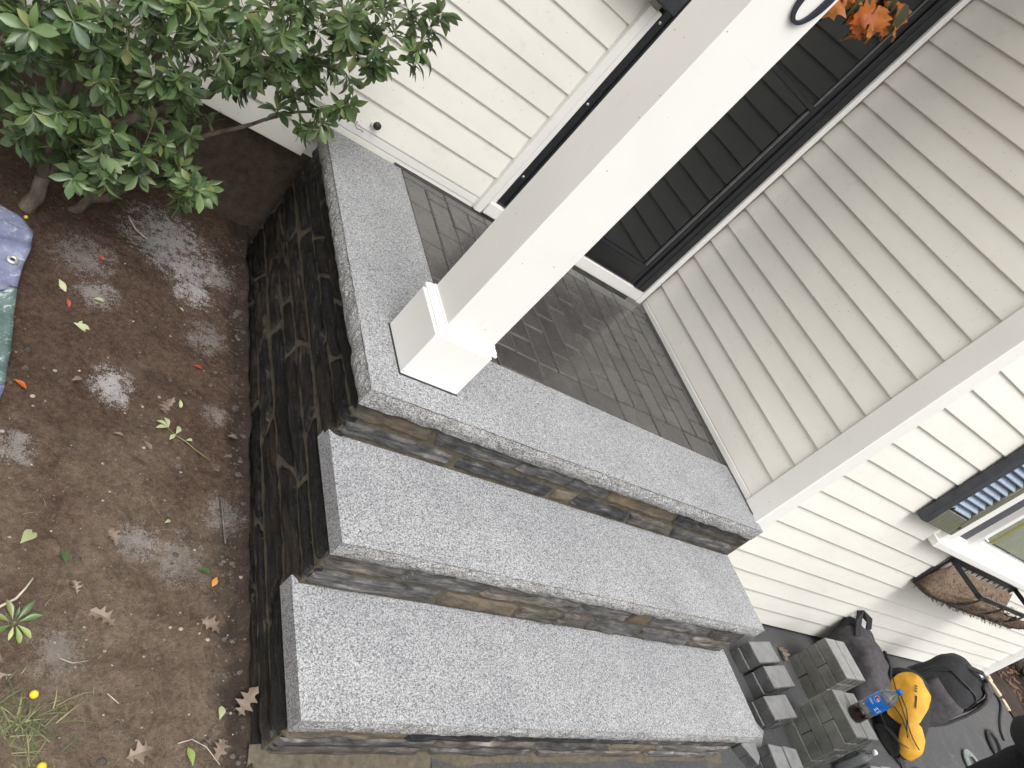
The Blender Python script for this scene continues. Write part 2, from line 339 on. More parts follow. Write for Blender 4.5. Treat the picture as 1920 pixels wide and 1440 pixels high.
def mesh(name, verts, faces, mat, smooth=False, midx=None):
    me = bpy.data.meshes.new(name); me.from_pydata([tuple(v) for v in verts], [], faces)
    for m in (mat if isinstance(mat, (list, tuple)) else [mat]): me.materials.append(m)
    if smooth: me.polygons.foreach_set('use_smooth', [True] * len(me.polygons))
    if midx: me.polygons.foreach_set('material_index', midx)
    me.update(); return me
def part(name, verts, faces, mat, parent=None, smooth=False, midx=None):
    """world coordinate vertices -> object with its origin at their centre"""
    n = len(verts); c = Vector((sum(v[0] for v in verts) / n, sum(v[1] for v in verts) / n, sum(v[2] for v in verts) / n))
    return link(name, mesh(name, [(v[0] - c.x, v[1] - c.y, v[2] - c.z) for v in verts], faces, mat, smooth, midx), parent, c)
class MB:
    def __init__(s): s.v = []; s.f = []
    def add(s, v, f):
        k = len(s.v); s.v += [tuple(p) for p in v]; s.f += [tuple(i + k for i in q) for q in f]; return s
    def hexa(s, p, ch=0.0):
        """8 corners: bottom ring 0-3, top ring 4-7 (ccw from above)"""
        return s.add(p, [(3, 2, 1, 0), (4, 5, 6, 7), (0, 1, 5, 4), (1, 2, 6, 5), (2, 3, 7, 6), (3, 0, 4, 7)])
    def box(s, x0, x1, y0, y1, z0, z1):
        return s.hexa([(x0, y0, z0), (x1, y0, z0), (x1, y1, z0), (x0, y1, z0), (x0, y0, z1), (x1, y0, z1), (x1, y1, z1), (x0, y1, z1)])
    def tube(s, pts, r, n=7, cap=True):
        pts = [Vector(p) for p in pts]; rs = r if hasattr(r, '__len__') else [r] * len(pts)
        k = len(s.v); up = Vector((.3, .2, 1)).normalized(); prev = None
        for i, p in enumerate(pts):
            d = (pts[min(i + 1, len(pts) - 1)] - pts[max(i - 1, 0)]).normalized()
            a = d.cross(up if prev is None else prev)
            if a.length < 1e-4: a = d.cross(Vector((1, 0, 0)))
            a.normalize(); b = a.cross(d).normalized(); prev = b if prev is None else b
            for j in range(n):
                t = 2 * math.pi * j / n; s.v.append(tuple(p + (a * math.cos(t) + b * math.sin(t)) * rs[i]))
        for i in range(len(pts) - 1):
            for j in range(n):
                q = (j + 1) % n; s.f.append((k + i * n + j, k + i * n + q, k + (i + 1) * n + q, k + (i + 1) * n + j))
        if cap: s.f.append(tuple(k + j for j in range(n))[::-1]); s.f.append(tuple(k + (len(pts) - 1) * n + j for j in range(n)))
        return s
    def flat(s, pts, wdir, w, t):
        """strap: rectangular section w x t swept along pts; wdir = width direction(s)"""
        pts = [Vector(p) for p in pts]; k = len(s.v)
        for i, p in enumerate(pts):
            d = (pts[min(i + 1, len(pts) - 1)] - pts[max(i - 1, 0)]).normalized()
            wd = Vector(wdir[i] if isinstance(wdir, list) else wdir); wd = (wd - d * wd.dot(d)).normalized(); td = d.cross(wd)
            for a, b in ((-1, -1), (1, -1), (1, 1), (-1, 1)): s.v.append(tuple(p + wd * w * .5 * a + td * t * .5 * b))
        for i in range(len(pts) - 1):
            for j in range(4):
                q = (j + 1) % 4; s.f.append((k + i * 4 + j, k + i * 4 + q, k + i * 4 + 4 + q, k + i * 4 + 4 + j))
        s.f.append((k + 3, k + 2, k + 1, k)); e = k + (len(pts) - 1) * 4; s.f.append((e, e + 1, e + 2, e + 3)); return s
    def lathe(s, prof, c, n=20, axis=Vector((0, 0, 1)), cap=True):
        k = len(s.v); axis = Vector(axis).normalized(); a = axis.orthogonal().normalized(); b = axis.cross(a); c = Vector(c)
        for (r, h) in prof:
            for j in range(n):
                t = 2 * math.pi * j / n; s.v.append(tuple(c + axis * h + (a * math.cos(t) + b * math.sin(t)) * r))
        for i in range(len(prof) - 1):
            for j in range(n):
                q = (j + 1) % n; s.f.append((k + i * n + j, k + i * n + q, k + (i + 1) * n + q, k + (i + 1) * n + j))
        if cap: s.f.append(tuple(k + j for j in range(n))[::-1]); s.f.append(tuple(k + (len(prof) - 1) * n + j for j in range(n)))
        return s
    def part(s, name, mat, parent=None, smooth=False): return part(name, s.v, s.f, mat, parent, smooth)
    def bevel(s, name, mat, parent=None, w=.002, seg=1):
        bm = bmesh.new(); vs = [bm.verts.new(p) for p in s.v]
        for q in s.f:
            try: bm.faces.new([vs[i] for i in q])
            except ValueError: pass
        bm.normal_update()
        bmesh.ops.bevel(bm, geom=list(bm.edges), offset=w, segments=seg, affect='EDGES', profile=.5)
        v = [tuple(p.co) for p in bm.verts]; bm.verts.index_update(); f = [tuple(p.index for p in q.verts) for q in bm.faces]; bm.free()
        return part(name, v, f, mat, parent)
def N3(p, sc, seed=0.0): return noise.noise(Vector((p[0] * sc + seed, p[1] * sc + seed * .7, p[2] * sc - seed)))
def box(name, mat, parent, x0, x1, y0, y1, z0, z1, w=.002): return MB().box(x0, x1, y0, y1, z0, z1).bevel(name, mat, parent, w)

# ------------------------------------------------------------------ ground
def soil_z(x, y):
    z = -.600 + max(0.0, min(y, 1.4) + .5) * .042
    if x < -.9: z += min(.12, (-.9 - x) * .05)
    d = .05 - min(.05, abs(min(0.0, x)))
    z -= .012 * max(0.0, 1 - abs(x + .02) / .05)
    return z
def soil_h(x, y):
    p = Vector((x, y, 0))
    h = .018 * noise.noise(p * 4.0) + .010 * noise.noise(p * 13.0 + Vector((3, 1, 0))) + .005 * noise.noise(p * 37.0) + .002 * noise.noise(p * 80.0)
    c = noise.noise(p * 24.0 + Vector((9, 2, 5)))
    h += .010 * max(0.0, c - .25)
    return soil_z(x, y) + h - (.09 if x > .012 and y > -.64 else (.02 if x > .012 else 0))
def axis_steps(segs):
    o = []
    for a, b, n in segs: o += [a + (b - a) * i / n for i in range(n)]
    return o + [segs[-1][1]]
xs = axis_steps([(-7, -1.2, 14), (-1.2, .03, 128), (.03, .5, 4)]); ys = axis_steps([(-6, -.9, 12), (-.9, 1.34, 230)])
sv = [(x, y, soil_h(x, y)) for y in ys for x in xs]; nx = len(xs)
sf = [(j * nx + i, j * nx + i + 1, (j + 1) * nx + i + 1, (j + 1) * nx + i) for j in range(len(ys) - 1) for i in range(nx - 1)]
o = part('soil', sv, sf, MT['soil'], None, True); o['kind'] = 'structure'
xs = axis_steps([(.5, 5.95, 60), ]); ys = axis_steps([(-6, -1, 12), (-1, .2, 30)])
def drive_z(x, y): return -.588 + min(0, y - .04) * .022 + .004 * noise.noise(Vector((x, y, 0)) * 3)
sv = [(x, y, drive_z(x, y)) for y in ys for x in xs]; nx = len(xs)
sf = [(j * nx + i, j * nx + i + 1, (j + 1) * nx + i + 1, (j + 1) * nx + i) for j in range(len(ys) - 1) for i in range(nx - 1)]
o = part('driveway', sv, sf, MT['asphalt'], None, True); o['kind'] = 'structure'
xs = axis_steps([(5.93, 9, 60)]); ys = axis_steps([(-6, -1, 10), (-1, 3, 60)])
sv = [(x, y, -.592 + .03 * noise.noise(Vector((x, y, 0)) * 5) + .012 * noise.noise(Vector((x, y, 0)) * 19) - (.03 if y < -.9 else 0)) for y in ys for x in xs]; nx = len(xs)
sf = [(j * nx + i, j * nx + i + 1, (j + 1) * nx + i + 1, (j + 1) * nx + i) for j in range(len(ys) - 1) for i in range(nx - 1)]
o = part('garden_bed', sv, sf, MT['soil'], None, True); o['kind'] = 'structure'
o = part('ground', [(-120, -120, -.78), (120, -120, -.78), (120, 120, -.78), (-120, 120, -.78)], [(0, 1, 2, 3)], MT['lawn']); o['kind'] = 'structure'

# ------------------------------------------------------------------ front steps: granite, ledge stone, mortar, pavers
ST = thing('front_steps', 'new granite and ledge stone porch steps with dark paved landing by the white house', 'steps', (.9, .3, -.6))
def granite(name, poly, rock, z0, z1, seed):
    """poly: ccw corners; rock[i] tells whether edge i is rock faced; returns one slab"""
    P = []; 
    for i, a in enumerate(poly):
        b = poly[(i + 1) % len(poly)]; L = math.dist(a, b); n = max(2, int(L / .011)) if rock[i] else max(2, int(L / .06))
        nx_, ny_ = (b[1] - a[1]) / L, -(b[0] - a[0]) / L
        for k in range(n):
            f = k / n; P.append((a[0] + (b[0] - a[0]) * f, a[1] + (b[1] - a[1]) * f, nx_, ny_, rock[i] * min(1, f * 14, (1 - f) * 14 + .15)))
    n = len(P); V = []; F = []; mi = []
    prof = ((0, 0, .0), (.10, .15, 1), (.32, .75, 1), (.58, 1.0, 1), (.82, .7, 1), (1.0, .2, 1))
    for k, (h, bulge, jit) in enumerate(prof):
        for (x, y, a, b, r) in P:
            q = Vector((x, y, z1 - h * (z1 - z0)))
            o_ = 0.0; dz = 0.0
            if r:
                nn = noise.noise(q * 21 + Vector((seed, 0, 0))) * .7 + noise.noise(q * 62 + Vector((0, seed, 0))) * .75 + noise.noise(q * 130) * .4
                o_ = r * jit * (.0045 * bulge + .0062 * nn * (.35 + bulge * .65)) - .003 * r * (1 - bulge) * jit
                if k == 0: o_ = -r * max(0.0, .0045 * (noise.noise(q * 55 + Vector((seed, 1, 0))) - .1)) * 2.2
                if k == len(prof) - 1: dz = r * .007 * noise.noise(q * 19)
            V.append((x + a * o_, y + b * o_, q.z + dz))
    for k in range(len(prof) - 1):
        for i in range(n):
            j = (i + 1) % n; F.append((k * n + i, (k + 1) * n + i, (k + 1) * n + j, k * n + j)); mi.append(1 if P[i][4] else 0)
    k0 = len(V); V += [V[i] for i in range(n)]; F.append(tuple(range(k0, k0 + n))); mi.append(0)
    F.append(tuple((len(prof) - 1) * n + i for i in range(n))[::-1]); mi.append(0)
    o = part(name, V, F, [MT['granite'], MT['granite_rock']], ST, False, mi)
    return o
granite('granite_coping', [(0, 0), (1.746, 0), (1.746, .040), (1.728, .040), (1.7365, .306), (0, .3045)], [1, 1, 0, 0, 0, 1], -.056, 0, 1.7)
granite('granite_coping', [(0, .3065), (.3105, .3065), (.3105, 1.212), (0, 1.203)], [0, 0, 0, 1], -.056, -.0005, 5.1)
granite('granite_tread', [(.013, -.287), (1.803, -.287), (1.803, .05), (.013, .05)], [1, 0, 0, 0], -.246, -.196, 9.3)
granite('granite_tread', [(.010, -.585), (1.838, -.585), (1.838, -.25), (.010, -.25)], [1, 0, 0, 0], -.452, -.400, 13.9)
core = MB()
core.box(.027, 1.80, .027, 1.20, -.246, -.058); core.box(.027, 1.785, -.268, 1.21, -.455, -.2465); core.box(.027, 1.82, -.567, 1.215, -.72, -.4555)
core.part('mortar_core', MT['mortar'], ST)
# sloping mortar wash along the foot of the lowest riser
FT = []
for i in range(61):
    x = .0 + 1.85 * i / 60; n1 = noise.noise(Vector((x * 9, 0, 3)));  n2 = noise.noise(Vector((x * 22, 4, 3)))
    FT += [(x, -.556, -.592 + .006 * n1), (x, -.600 + .006 * n2, -.605 + .005 * n1), (x, -.655 + .012 * n1, -.618 + .005 * n2), (x, -.69 + .012 * n2, -.66)]
part('footing', FT, [(i * 4 + k, i * 4 + k + 1, i * 4 + 5 + k, i * 4 + 4 + k) for i in range(60) for k in range(3)], MT['mortar'], ST, True)

def stone(O, U, V, Nn, c, mat, depth, seed, ridge):
    """c = 4 (u, v) corners ll, lr, ur, ul on the wall plane; a split faced block standing proud of the mortar"""
    L = max(abs(c[1][0] - c[0][0]), .02); H = max(abs(c[3][1] - c[0][1]), .01)
    nu = max(5, min(22, int(L / .016))); nv = max(4, min(8, int(H / .009)))
    us = [0, .015] + [.05 + .9 * i / nu for i in range(nu + 1)] + [.985, 1]; vs = [0, .06] + [.16 + .68 * i / nv for i in range(nv + 1)] + [.94, 1]
    VV = []
    for b in vs:
        for a in us:
            u = (c[0][0] * (1 - a) + c[1][0] * a) * (1 - b) + (c[3][0] * (1 - a) + c[2][0] * a) * b
            v = (c[0][1] * (1 - a) + c[1][1] * a) * (1 - b) + (c[3][1] * (1 - a) + c[2][1] * a) * b
            q = Vector((u, v, seed))
            v += (b - .5) * .016 * noise.noise(Vector((u * 21, seed, b * 2))) + .0035 * noise.noise(Vector((u * 34, seed + 4, b * 3)))
            u += (a - .5) * .016 * noise.noise(Vector((v * 40, seed + 9, a)))
            e = min(a / .05, (1 - a) / .05, b / .16, (1 - b) / .16, 1.0); e = max(0, e); e = 1 - (1 - e) ** 2
            r = abs(noise.noise(Vector((u * 7, v * ridge, seed * 1.3)))) * 1.5 + .5 * noise.noise(Vector((u * 22, v * ridge * 1.7, seed))) 
            w = -.012 + e * (.012 + depth * (.75 + .55 * r + .35 * noise.noise(Vector((u * 9, v * 14, seed + 2)))))
            if a in (0, 1) or b in (0, 1): w = -.02
            VV.append(O + U * u + V * v + Nn * w)
    n = len(us); FF = [(j * n + i, j * n + i + 1, (j + 1) * n + i + 1, (j + 1) * n + i) for j in range(len(vs) - 1) for i in range(n - 1)]
    if U.cross(V).dot(Nn) < 0: FF = [q[::-1] for q in FF]
    return part('stone', VV, FF, mat, ST, True)
rs = random.Random(5)
def course(O, U, V, Nn, u0, u1, v0, v1, lens, mats, depth, ridge, slant=.6, gap=.006, sag=.006):
    """one course of stones; lens are relative lengths, mats their materials"""
    tot = sum(lens); u = u0; pj = 0.0
    lo = [v0 + rs.uniform(-sag, sag) * .6 for _ in range(len(lens) + 1)]; hi = [v1 + rs.uniform(-sag, sag) * .6 for _ in range(len(lens) + 1)]
    for i, (l, mname) in enumerate(zip(lens, mats)):
        w_ = (u1 - u0) * l / tot; nj = 0 if i == len(lens) - 1 else rs.uniform(-1, 1) * slant * (v1 - v0)
        c = [(u + (gap / 2 if i else 0) - pj / 2, lo[i] + gap / 2), (u + w_ - gap / 2 - nj / 2, lo[i + 1] + gap / 2), (u + w_ - gap / 2 + nj / 2, hi[i + 1] - gap / 2), (u + (gap / 2 if i else 0) + pj / 2, hi[i] - gap / 2)]
        stone(O, U, V, Nn, c, MT['stone_' + mname], depth * rs.uniform(.8, 1.25), rs.uniform(0, 60), ridge); u += w_; pj = nj
X_, Y_, Z_ = Vector((1, 0, 0)), Vector((0, 1, 0)), Vector((0, 0, 1))
def front(y, u0, u1, rows):
    for (v0, v1, lens, mats) in rows: course(Vector((0, y, 0)), X_, Z_, -Y_, u0, u1, v0, v1, lens, mats, .0085, 30, .5, .0045, .0045)
front(.027, .024, 1.79, [(-.130, -.060, [24, 33, 22, 18, 38, 12, 36], ['ochre', 'grey', 'grey', 'grey', 'ochre', 'black', 'brown']),
                         (-.190, -.133, [38, 42, 9, 30, 26, 44], ['grey', 'black', 'ochre', 'black', 'brown', 'grey'])])
front(-.268, .024, 1.785, [(-.325, -.250, [22, 27, 38, 24, 10, 36, 20], ['brown', 'grey', 'brown', 'grey', 'ochre', 'grey', 'brown']),
                           (-.394, -.328, [40, 30, 18, 14, 26, 30, 25], ['grey', 'ochre', 'brown', 'brown', 'grey', 'grey', 'brown'])])
front(-.567, .024, 1.82, [(-.515, -.456, [34, 30, 42, 18, 30, 34], ['ochre', 'black', 'black', 'black', 'brown', 'grey']),
                          (-.562, -.518, [50, 40, 36, 26, 50], ['grey', 'brown', 'grey', 'ochre', 'brown']),
                          (-.605, -.565, [44, 38, 50, 44], ['brown', 'grey', 'brown', 'grey'])])
LW = (Vector((.027, 0, 0)), Y_, Z_, -X_)
def left(y0, y1, v0, v1, lens, mats): course(*LW, y0, y1, v0, v1, lens, ['wet2' if m == 'b' else 'wet' for m in mats], .010, 40, 1.6, .0065, .012)  # left side stones: wet look with shade painted into their colour
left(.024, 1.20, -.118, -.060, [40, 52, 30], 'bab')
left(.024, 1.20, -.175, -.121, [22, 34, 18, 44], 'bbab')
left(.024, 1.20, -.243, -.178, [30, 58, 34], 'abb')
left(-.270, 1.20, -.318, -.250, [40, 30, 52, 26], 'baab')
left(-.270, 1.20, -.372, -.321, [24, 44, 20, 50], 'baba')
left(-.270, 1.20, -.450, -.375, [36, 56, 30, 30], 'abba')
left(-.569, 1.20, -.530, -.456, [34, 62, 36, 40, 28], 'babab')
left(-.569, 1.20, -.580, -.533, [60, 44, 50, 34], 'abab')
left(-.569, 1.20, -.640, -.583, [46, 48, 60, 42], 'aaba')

def paver_mesh(L, W, H=.05, ch=.0045, name='paver', mat='paver'):
    x, y = L / 2, W / 2; r = [(-x, -y), (x, -y), (x, y), (-x, y)]; i_ = [(-x + ch, -y + ch), (x - ch, -y + ch), (x - ch, y - ch), (-x + ch, y - ch)]
    v = [(a, b, -H) for a, b in r] + [(a, b, -ch) for a, b in r] + [(a, b, 0) for a, b in i_]
    f = [(3, 2, 1, 0)] + [(k * 4 + i, k * 4 + (i + 1) % 4, k * 4 + 4 + (i + 1) % 4, k * 4 + 4 + i) for k in range(2) for i in range(4)] + [(8, 9, 10, 11)]
    return mesh(name, v, f, MT[mat])
PM = {}
def paver(x0, x1, y0, y1):
    L, W = round(x1 - x0 - .005, 3), round(y1 - y0 - .005, 3)
    if L < .015 or W < .015: return
    if (L, W) not in PM: PM[(L, W)] = paver_mesh(L, W)
    link('paver', PM[(L, W)], ST, ((x0 + x1) / 2, (y0 + y1) / 2, -.0015 + rs.uniform(-.0012, .0012)), (rs.uniform(-.004, .004), rs.uniform(-.004, .004), rs.uniform(-.004, .004)))
def wall_x(y): return 1.7345 + .0223 * (y - .043)
xj = [.312, .506, .706, .906, 1.106, 1.304, 1.506, 1.706]
for a, b in zip(xj, xj[1:] + [1.733]): paver(a, min(b, 1.733), .3075, .416)
for k in range(15):
    x0 = .312 + .1 * k; x1 = min(x0 + .1, 1.735)
    js = [.416, .511, .711, .911, 1.111, 1.166] if k % 2 else [.416, .606, .808, 1.014, 1.166]
    for a, b in zip(js, js[1:]): paver(x0, x1, a, b)
xj = [.312, .510, .712, .912, 1.112, 1.312, 1.512, 1.712]
for a, b in zip(xj, xj[1:] + [1.745]): paver(a, b, 1.168, 1.213 + .034 * (a - .3))
part('joint_sand', [(.30, .30, -.010), (1.76, .30, -.010), (1.76, 1.27, -.010), (.30, 1.27, -.010)], [(0, 1, 2, 3)], MT['joint'], ST)
# loose grit banked against the right wall
gv = []; gf = []
for i in range(73):
    y = .31 + .92 * i / 72; wx = wall_x(y); a = .010 + .010 * abs(noise.noise(Vector((y * 30, 0, 0)))) + .008 * noise.noise(Vector((y * 9, 3, 0)))
    gv += [(wx - .014 - a, y, -.004), (wx - .006, y, .004 + .004 * noise.noise(Vector((y * 40, 1, 0)))), (wx + .004, y, .004)]
part('joint_grit', gv, [(i * 3 + k, i * 3 + k + 3, i * 3 + 4 + k, i * 3 + 1 + k) for i in range(72) for k in range(2)], MT['joint'], ST, True)

# ------------------------------------------------------------------ the house
HS = thing('house', 'white vinyl sided house wrapping round the porch, with black storm door and shuttered window', 'house', (1.9, 1.3, -.6))
class Wall:
    def __init__(s, p0, d, n): s.p, s.d, s.n = Vector(p0), Vector(d), Vector(n)
    def __call__(s, u, z, o=0.0): q = s.p + s.d * u + s.n * o; return Vector((q.x, q.y, z))
_a = -.0138; WF = Wall((1.7345, .0432, 0), (math.cos(_a), math.sin(_a), 0), (math.sin(_a), -math.cos(_a), 0))
_a = .0223; WR = Wall((1.7345, .0432, 0), (math.sin(_a), math.cos(_a), 0), (-math.cos(_a), math.sin(_a), 0))
_a = .0338; WD = Wall(WR(1.2645, 0), (-math.cos(_a), -math.sin(_a), 0), (math.sin(_a), -math.cos(_a), 0))
def wb(mb, W, u0, u1, z0, z1, o0, o1):
    p = [W(u0, z0, o0), W(u1, z0, o0), W(u1, z0, o1), W(u0, z0, o1), W(u0, z1, o0), W(u1, z1, o0), W(u1, z1, o1), W(u0, z1, o1)]
    if W.d.cross(W.n).z < 0: p = [p[3], p[2], p[1], p[0], p[7], p[6], p[5], p[4]]
    return mb.hexa(p)
def wbox(name, mat, parent, W, u0, u1, z0, z1, o0, o1, w=.002): return wb(MB(), W, u0, u1, z0, z1, o0, o1).bevel(name, mat, parent, w)
# structural walls behind the siding
def wallpart(W, *rects):
    mb = MB()
    for (u0, u1, z0, z1) in rects: wb(mb, W, u0, u1, z0, z1, -.12, -.020)
    return mb.part('wall', MT['trim'], HS)
wallpart(WR, (.03, 1.38, -.6, 4.2)); wallpart(WD, (-.13, 1.02 + .0, 2.13, 4.2), (1.02, 6.0, -.16, 4.2)); wallpart(WF, (.02, 1.16, -.57, 4.2), (1.16, 2.36, -.57, .29), (1.16, 2.36, 1.62, 4.2), (2.36, 3.88, -.57, 4.2))
def board_mesh(W, u0, u1, h, o, n=1):
    """clapboard course from its bottom lip upwards; z = 0 at the lip"""
    prof = [(.004, -.010), (0, -.002), (0, .0), (.003, .0008), (h * .5, -.0028), (h + .010, -.0078)]
    c = W((u0 + u1) / 2, 0, o); V = []; ns = max(1, int((u1 - u0) / .25)); ns = n
    for i in range(ns + 1):
        u = u0 + (u1 - u0) * i / ns
        for (z, q) in prof: V.append(W(u, z, o + q) - c)
    m = len(prof); F = [(i * m + k, (i + 1) * m + k, (i + 1) * m + k + 1, i * m + k + 1) for i in range(ns) for k in range(m - 1)]
    if W.d.cross(Z_).dot(W.n) < 0: F = [q[::-1] for q in F]
    return mesh('siding_board', V, F, MT['siding'], False), c
def boards(W, u0, u1, z0, h, ks, o):
    me, c = board_mesh(W, u0, u1, h, o)
    for k in ks: link('siding_board', me, HS, (c.x, c.y, z0 + k * h))
eF, eR, eD = .1010, .1020, .1016
boards(WR, .0955, 1.262, .0299, eR, range(0, 24), -.003)
boards(WF, .078, 3.855, -.567, eF, list(range(0, 8)) + list(range(23, 29)), -.003)
boards(WF, .078, 1.076, -.567, eF, range(8, 23), -.003); boards(WF, 2.418, 3.855, -.567, eF, range(8, 23), -.003)
boards(WD, 1.087, 6.0, .0394, eD, range(-1, 24), 0.0)
boards(WD, 1.755, 6.0, .0394, eD, [-2], 0.0)
boards(WD, .0, 1.087, .0394, eD, range(22, 24), 0.0)
wbox('starter_strip', MT['trim'], HS, WR, .0955, 1.260, .002, .0285, -.018, -.001, .003)
wbox('starter_strip', MT['trim'], HS, WD, 1.088, 1.735, .003, .0390, -.016, -.002, .003)
wbox('corner_board', MT['trim'], HS, WR, .0, .0938, .003, 2.28, -.03, .006, .003)
wbox('corner_board', MT['trim'], HS, WF, -.0058, .0765, -.567, 2.9, -.03, .006, .003)
# far corner post of the projecting room with its angled receiver
cp = MB(); wb(cp, WF, 3.895, 3.925, -.590, 3.2, -.06, .022); cp.bevel('corner_post', MT['trim'], HS, .002)
cp = MB(); wb(cp, WF, 3.850, 3.894, -.575, 3.2, -.03, -.015); cp.part('corner_channel', MT['trim'], HS)
SW = Wall(WF(3.925, 0, .02), (math.sin(.0138), math.cos(.0138), 0), (math.cos(.0138), -math.sin(.0138), 0))
wallpart(SW, (0.0, 3.0, -.57, 4.2)); boards(SW, .03, 3.0, -.567, eF, range(0, 29), -.003)
# foundation
wbox('foundation', MT['foundation'], HS, WD, 1.70, 6.0, -.95, -.155, -.25, -.022, .004)
wbox('foundation', MT['foundation'], HS, WF, .05, 3.88, -.9, -.570, -.25, -.026, .004)
# roofs
wbox('porch_roof', MT['roof'], HS, WD, -.12, 1.92, 3.60, 3.72, -.05, 1.22, .01)
wbox('porch_beam', MT['trim'], HS, WD, .02, 1.72, 3.46, 3.598, 1.00, 1.14, .004)
box('eave', MT['roof'], HS, -4.3, 5.95, -.02, 4.5, 4.2, 4.32, .01)
# ---- storm door
DR = MB(); wb(DR, WD, .030, 1.058, .001, .058, -.10, .010); DR.bevel('threshold', MT['trim'], HS, .003)
wbox('sill_plate', MT['trim'], HS, WD, .972, 1.050, .002, .056, .011, .024, .003)
wbox('door_casing', MT['trim'], HS, WD, .024, .054, .002, 2.12, -.02, .022, .002)
wbox('door_casing', MT['trim'], HS, WD, 1.056, 1.092, -.006, .945, -.02, .022, .003)
wbox('door_casing', MT['trim'], HS, WD, 1.028, 1.0545, .040, .948, -.02, .016, .003)
wbox('door_casing', MT['trim'], HS, WD, 1.028, 1.092, .965, 2.12, -.02, .019, .003)
wbox('door_casing', MT['trim'], HS, WD, .024, 1.092, 2.122, 2.20, -.02, .022, .003)
DF = link('storm_door', mesh('storm_door', *(lambda m: (m.v, m.f))(wb(MB(), WD, .0, .001, 0, .001, 0, .001)), MT['black_metal']), HS) if False else None
fr = MB()
wb(fr, WD, .0555, .132, .060, 2.118, -.03, .014); wb(fr, WD, .940, 1.0265, .070, 2.118, -.03, .014); wb(fr, WD, .1325, .9395, 2.05, 2.118, -.03, .014)
FRM = fr.bevel('door_frame', MT['black_metal'], HS, .003)
fr = MB(); wb(fr, WD, .972, .992, .072, 2.10, .0145, .022); wb(fr, WD, .945, .957, .072, 2.10, .0145, .019); wb(fr, WD, .096, .104, .062, 2.10, .0142, .0175)
fr.bevel('frame_rib', MT['black_metal'], FRM, .002)
for z in (.21, .567, .924, 1.28, 1.64, 2.0):
    MB().lathe([(.0062, 0), (.0062, .002), (.0035, .004)], WD(1.014, z, .0142), 10, WD.n).part('screw', MT['screw'], FRM, True)
dl = MB()
wb(dl, WD, .133, .160, .062, 2.045, -.03, .004); wb(dl, WD, .905, .938, .062, 2.045, -.03, .004); wb(dl, WD, .1605, .9045, .062, .172, -.03, .004); wb(dl, WD, .1605, .9045, 1.975, 2.045, -.03, .004); wb(dl, WD, .1605, .9045, 1.086, 1.110, -.026, .003)
DL = dl.bevel('storm_door', MT['black_metal'], HS, .003)
for (z0, z1) in ((.1725, 1.0855), (1.1105, 1.9745)):
    for (u0, u1) in ((.161, .171), (.8945, .904)): wbox('glass_bead', MT['bronze'], DL, WD, u0, u1, z0, z1, -.012, .0005, .0015)
for (z0, z1, oo) in ((.172, 1.0855, -.010), (1.111, 1.975, -.006)): wbox('glass_pane', MT['glass'], DL, WD, .1715, .894, z0, z1, oo - .003, oo, .0005)
wbox('kick_plate', MT['door_black'], DL, WD, .175, .890, .080, .155, .0042, .007, .002)
hd = MB(); wb(hd, WD, .862, .885, 1.00, 1.16, .0045, .012); hd.tube([WD(.873, 1.13, .012), WD(.873, 1.12, .045), WD(.85, 1.08, .05), WD(.85, 1.03, .045)], .008)
hd.part('handle', MT['black_metal'], DL)
ID = wbox('inner_door', MT['door_black'], HS, WD, .06, 1.03, .058, 2.12, -.125, -.080, .003)
pm = MB()
for (u0, u1) in ((.16, .50), (.59, .93)):
    for (z0, z1) in ((.25, .85), (1.0, 1.95)):
        wb(pm, WD, u0, u0 + .02, z0, z1, -.0795, -.071); wb(pm, WD, u1 - .02, u1, z0, z1, -.0795, -.071); wb(pm, WD, u0 + .0205, u1 - .0205, z0, z0 + .02, -.0795, -.071); wb(pm, WD, u0 + .0205, u1 - .0205, z1 - .02, z1, -.0795, -.071)
pm.bevel('panel_moulding', MT['door_black'], ID, .002)
# pipe cap and loose wire low on the siding left of the door
pc = MB().lathe([(.0165, 0), (.0165, .005), (.013, .007)], WD(1.605, .072, .0), 14, WD.n); PC = pc.part('pipe_collar', MT['trim'], HS, True)
MB().lathe([(.0135, .006), (.0135, .018), (.011, .022)], WD(1.603, .074, .0), 14, (WD.n + Z_ * .25)).part('pipe_cap', MT['rubber'], HS, True)
MB().tube([WD(1.665, .052, .004), WD(1.668, .040, .012), WD(1.655, .030, .010), WD(1.640, .036, .014), WD(1.632, .028, .006), WD(1.626, .030, .003)], .0012, 5).part('loose_wire', MT['rubber'], HS, True)
# doorbell style letter box above the casing
LB = thing('letter_box', 'dark grey metal letter box fixed beside the storm door casing', 'letter box', tuple(WD(1.10, .964, .02)))
mb = MB(); wb(mb, WD, 1.036, 1.30, .966, 1.20, .024, .085); mb.bevel('box', MT['shutter'], LB, .004)
mb = MB(); wb(mb, WD, 1.030, 1.31, 1.2005, 1.215, .020, .098); mb.bevel('lid', MT['shutter'], LB, .003)
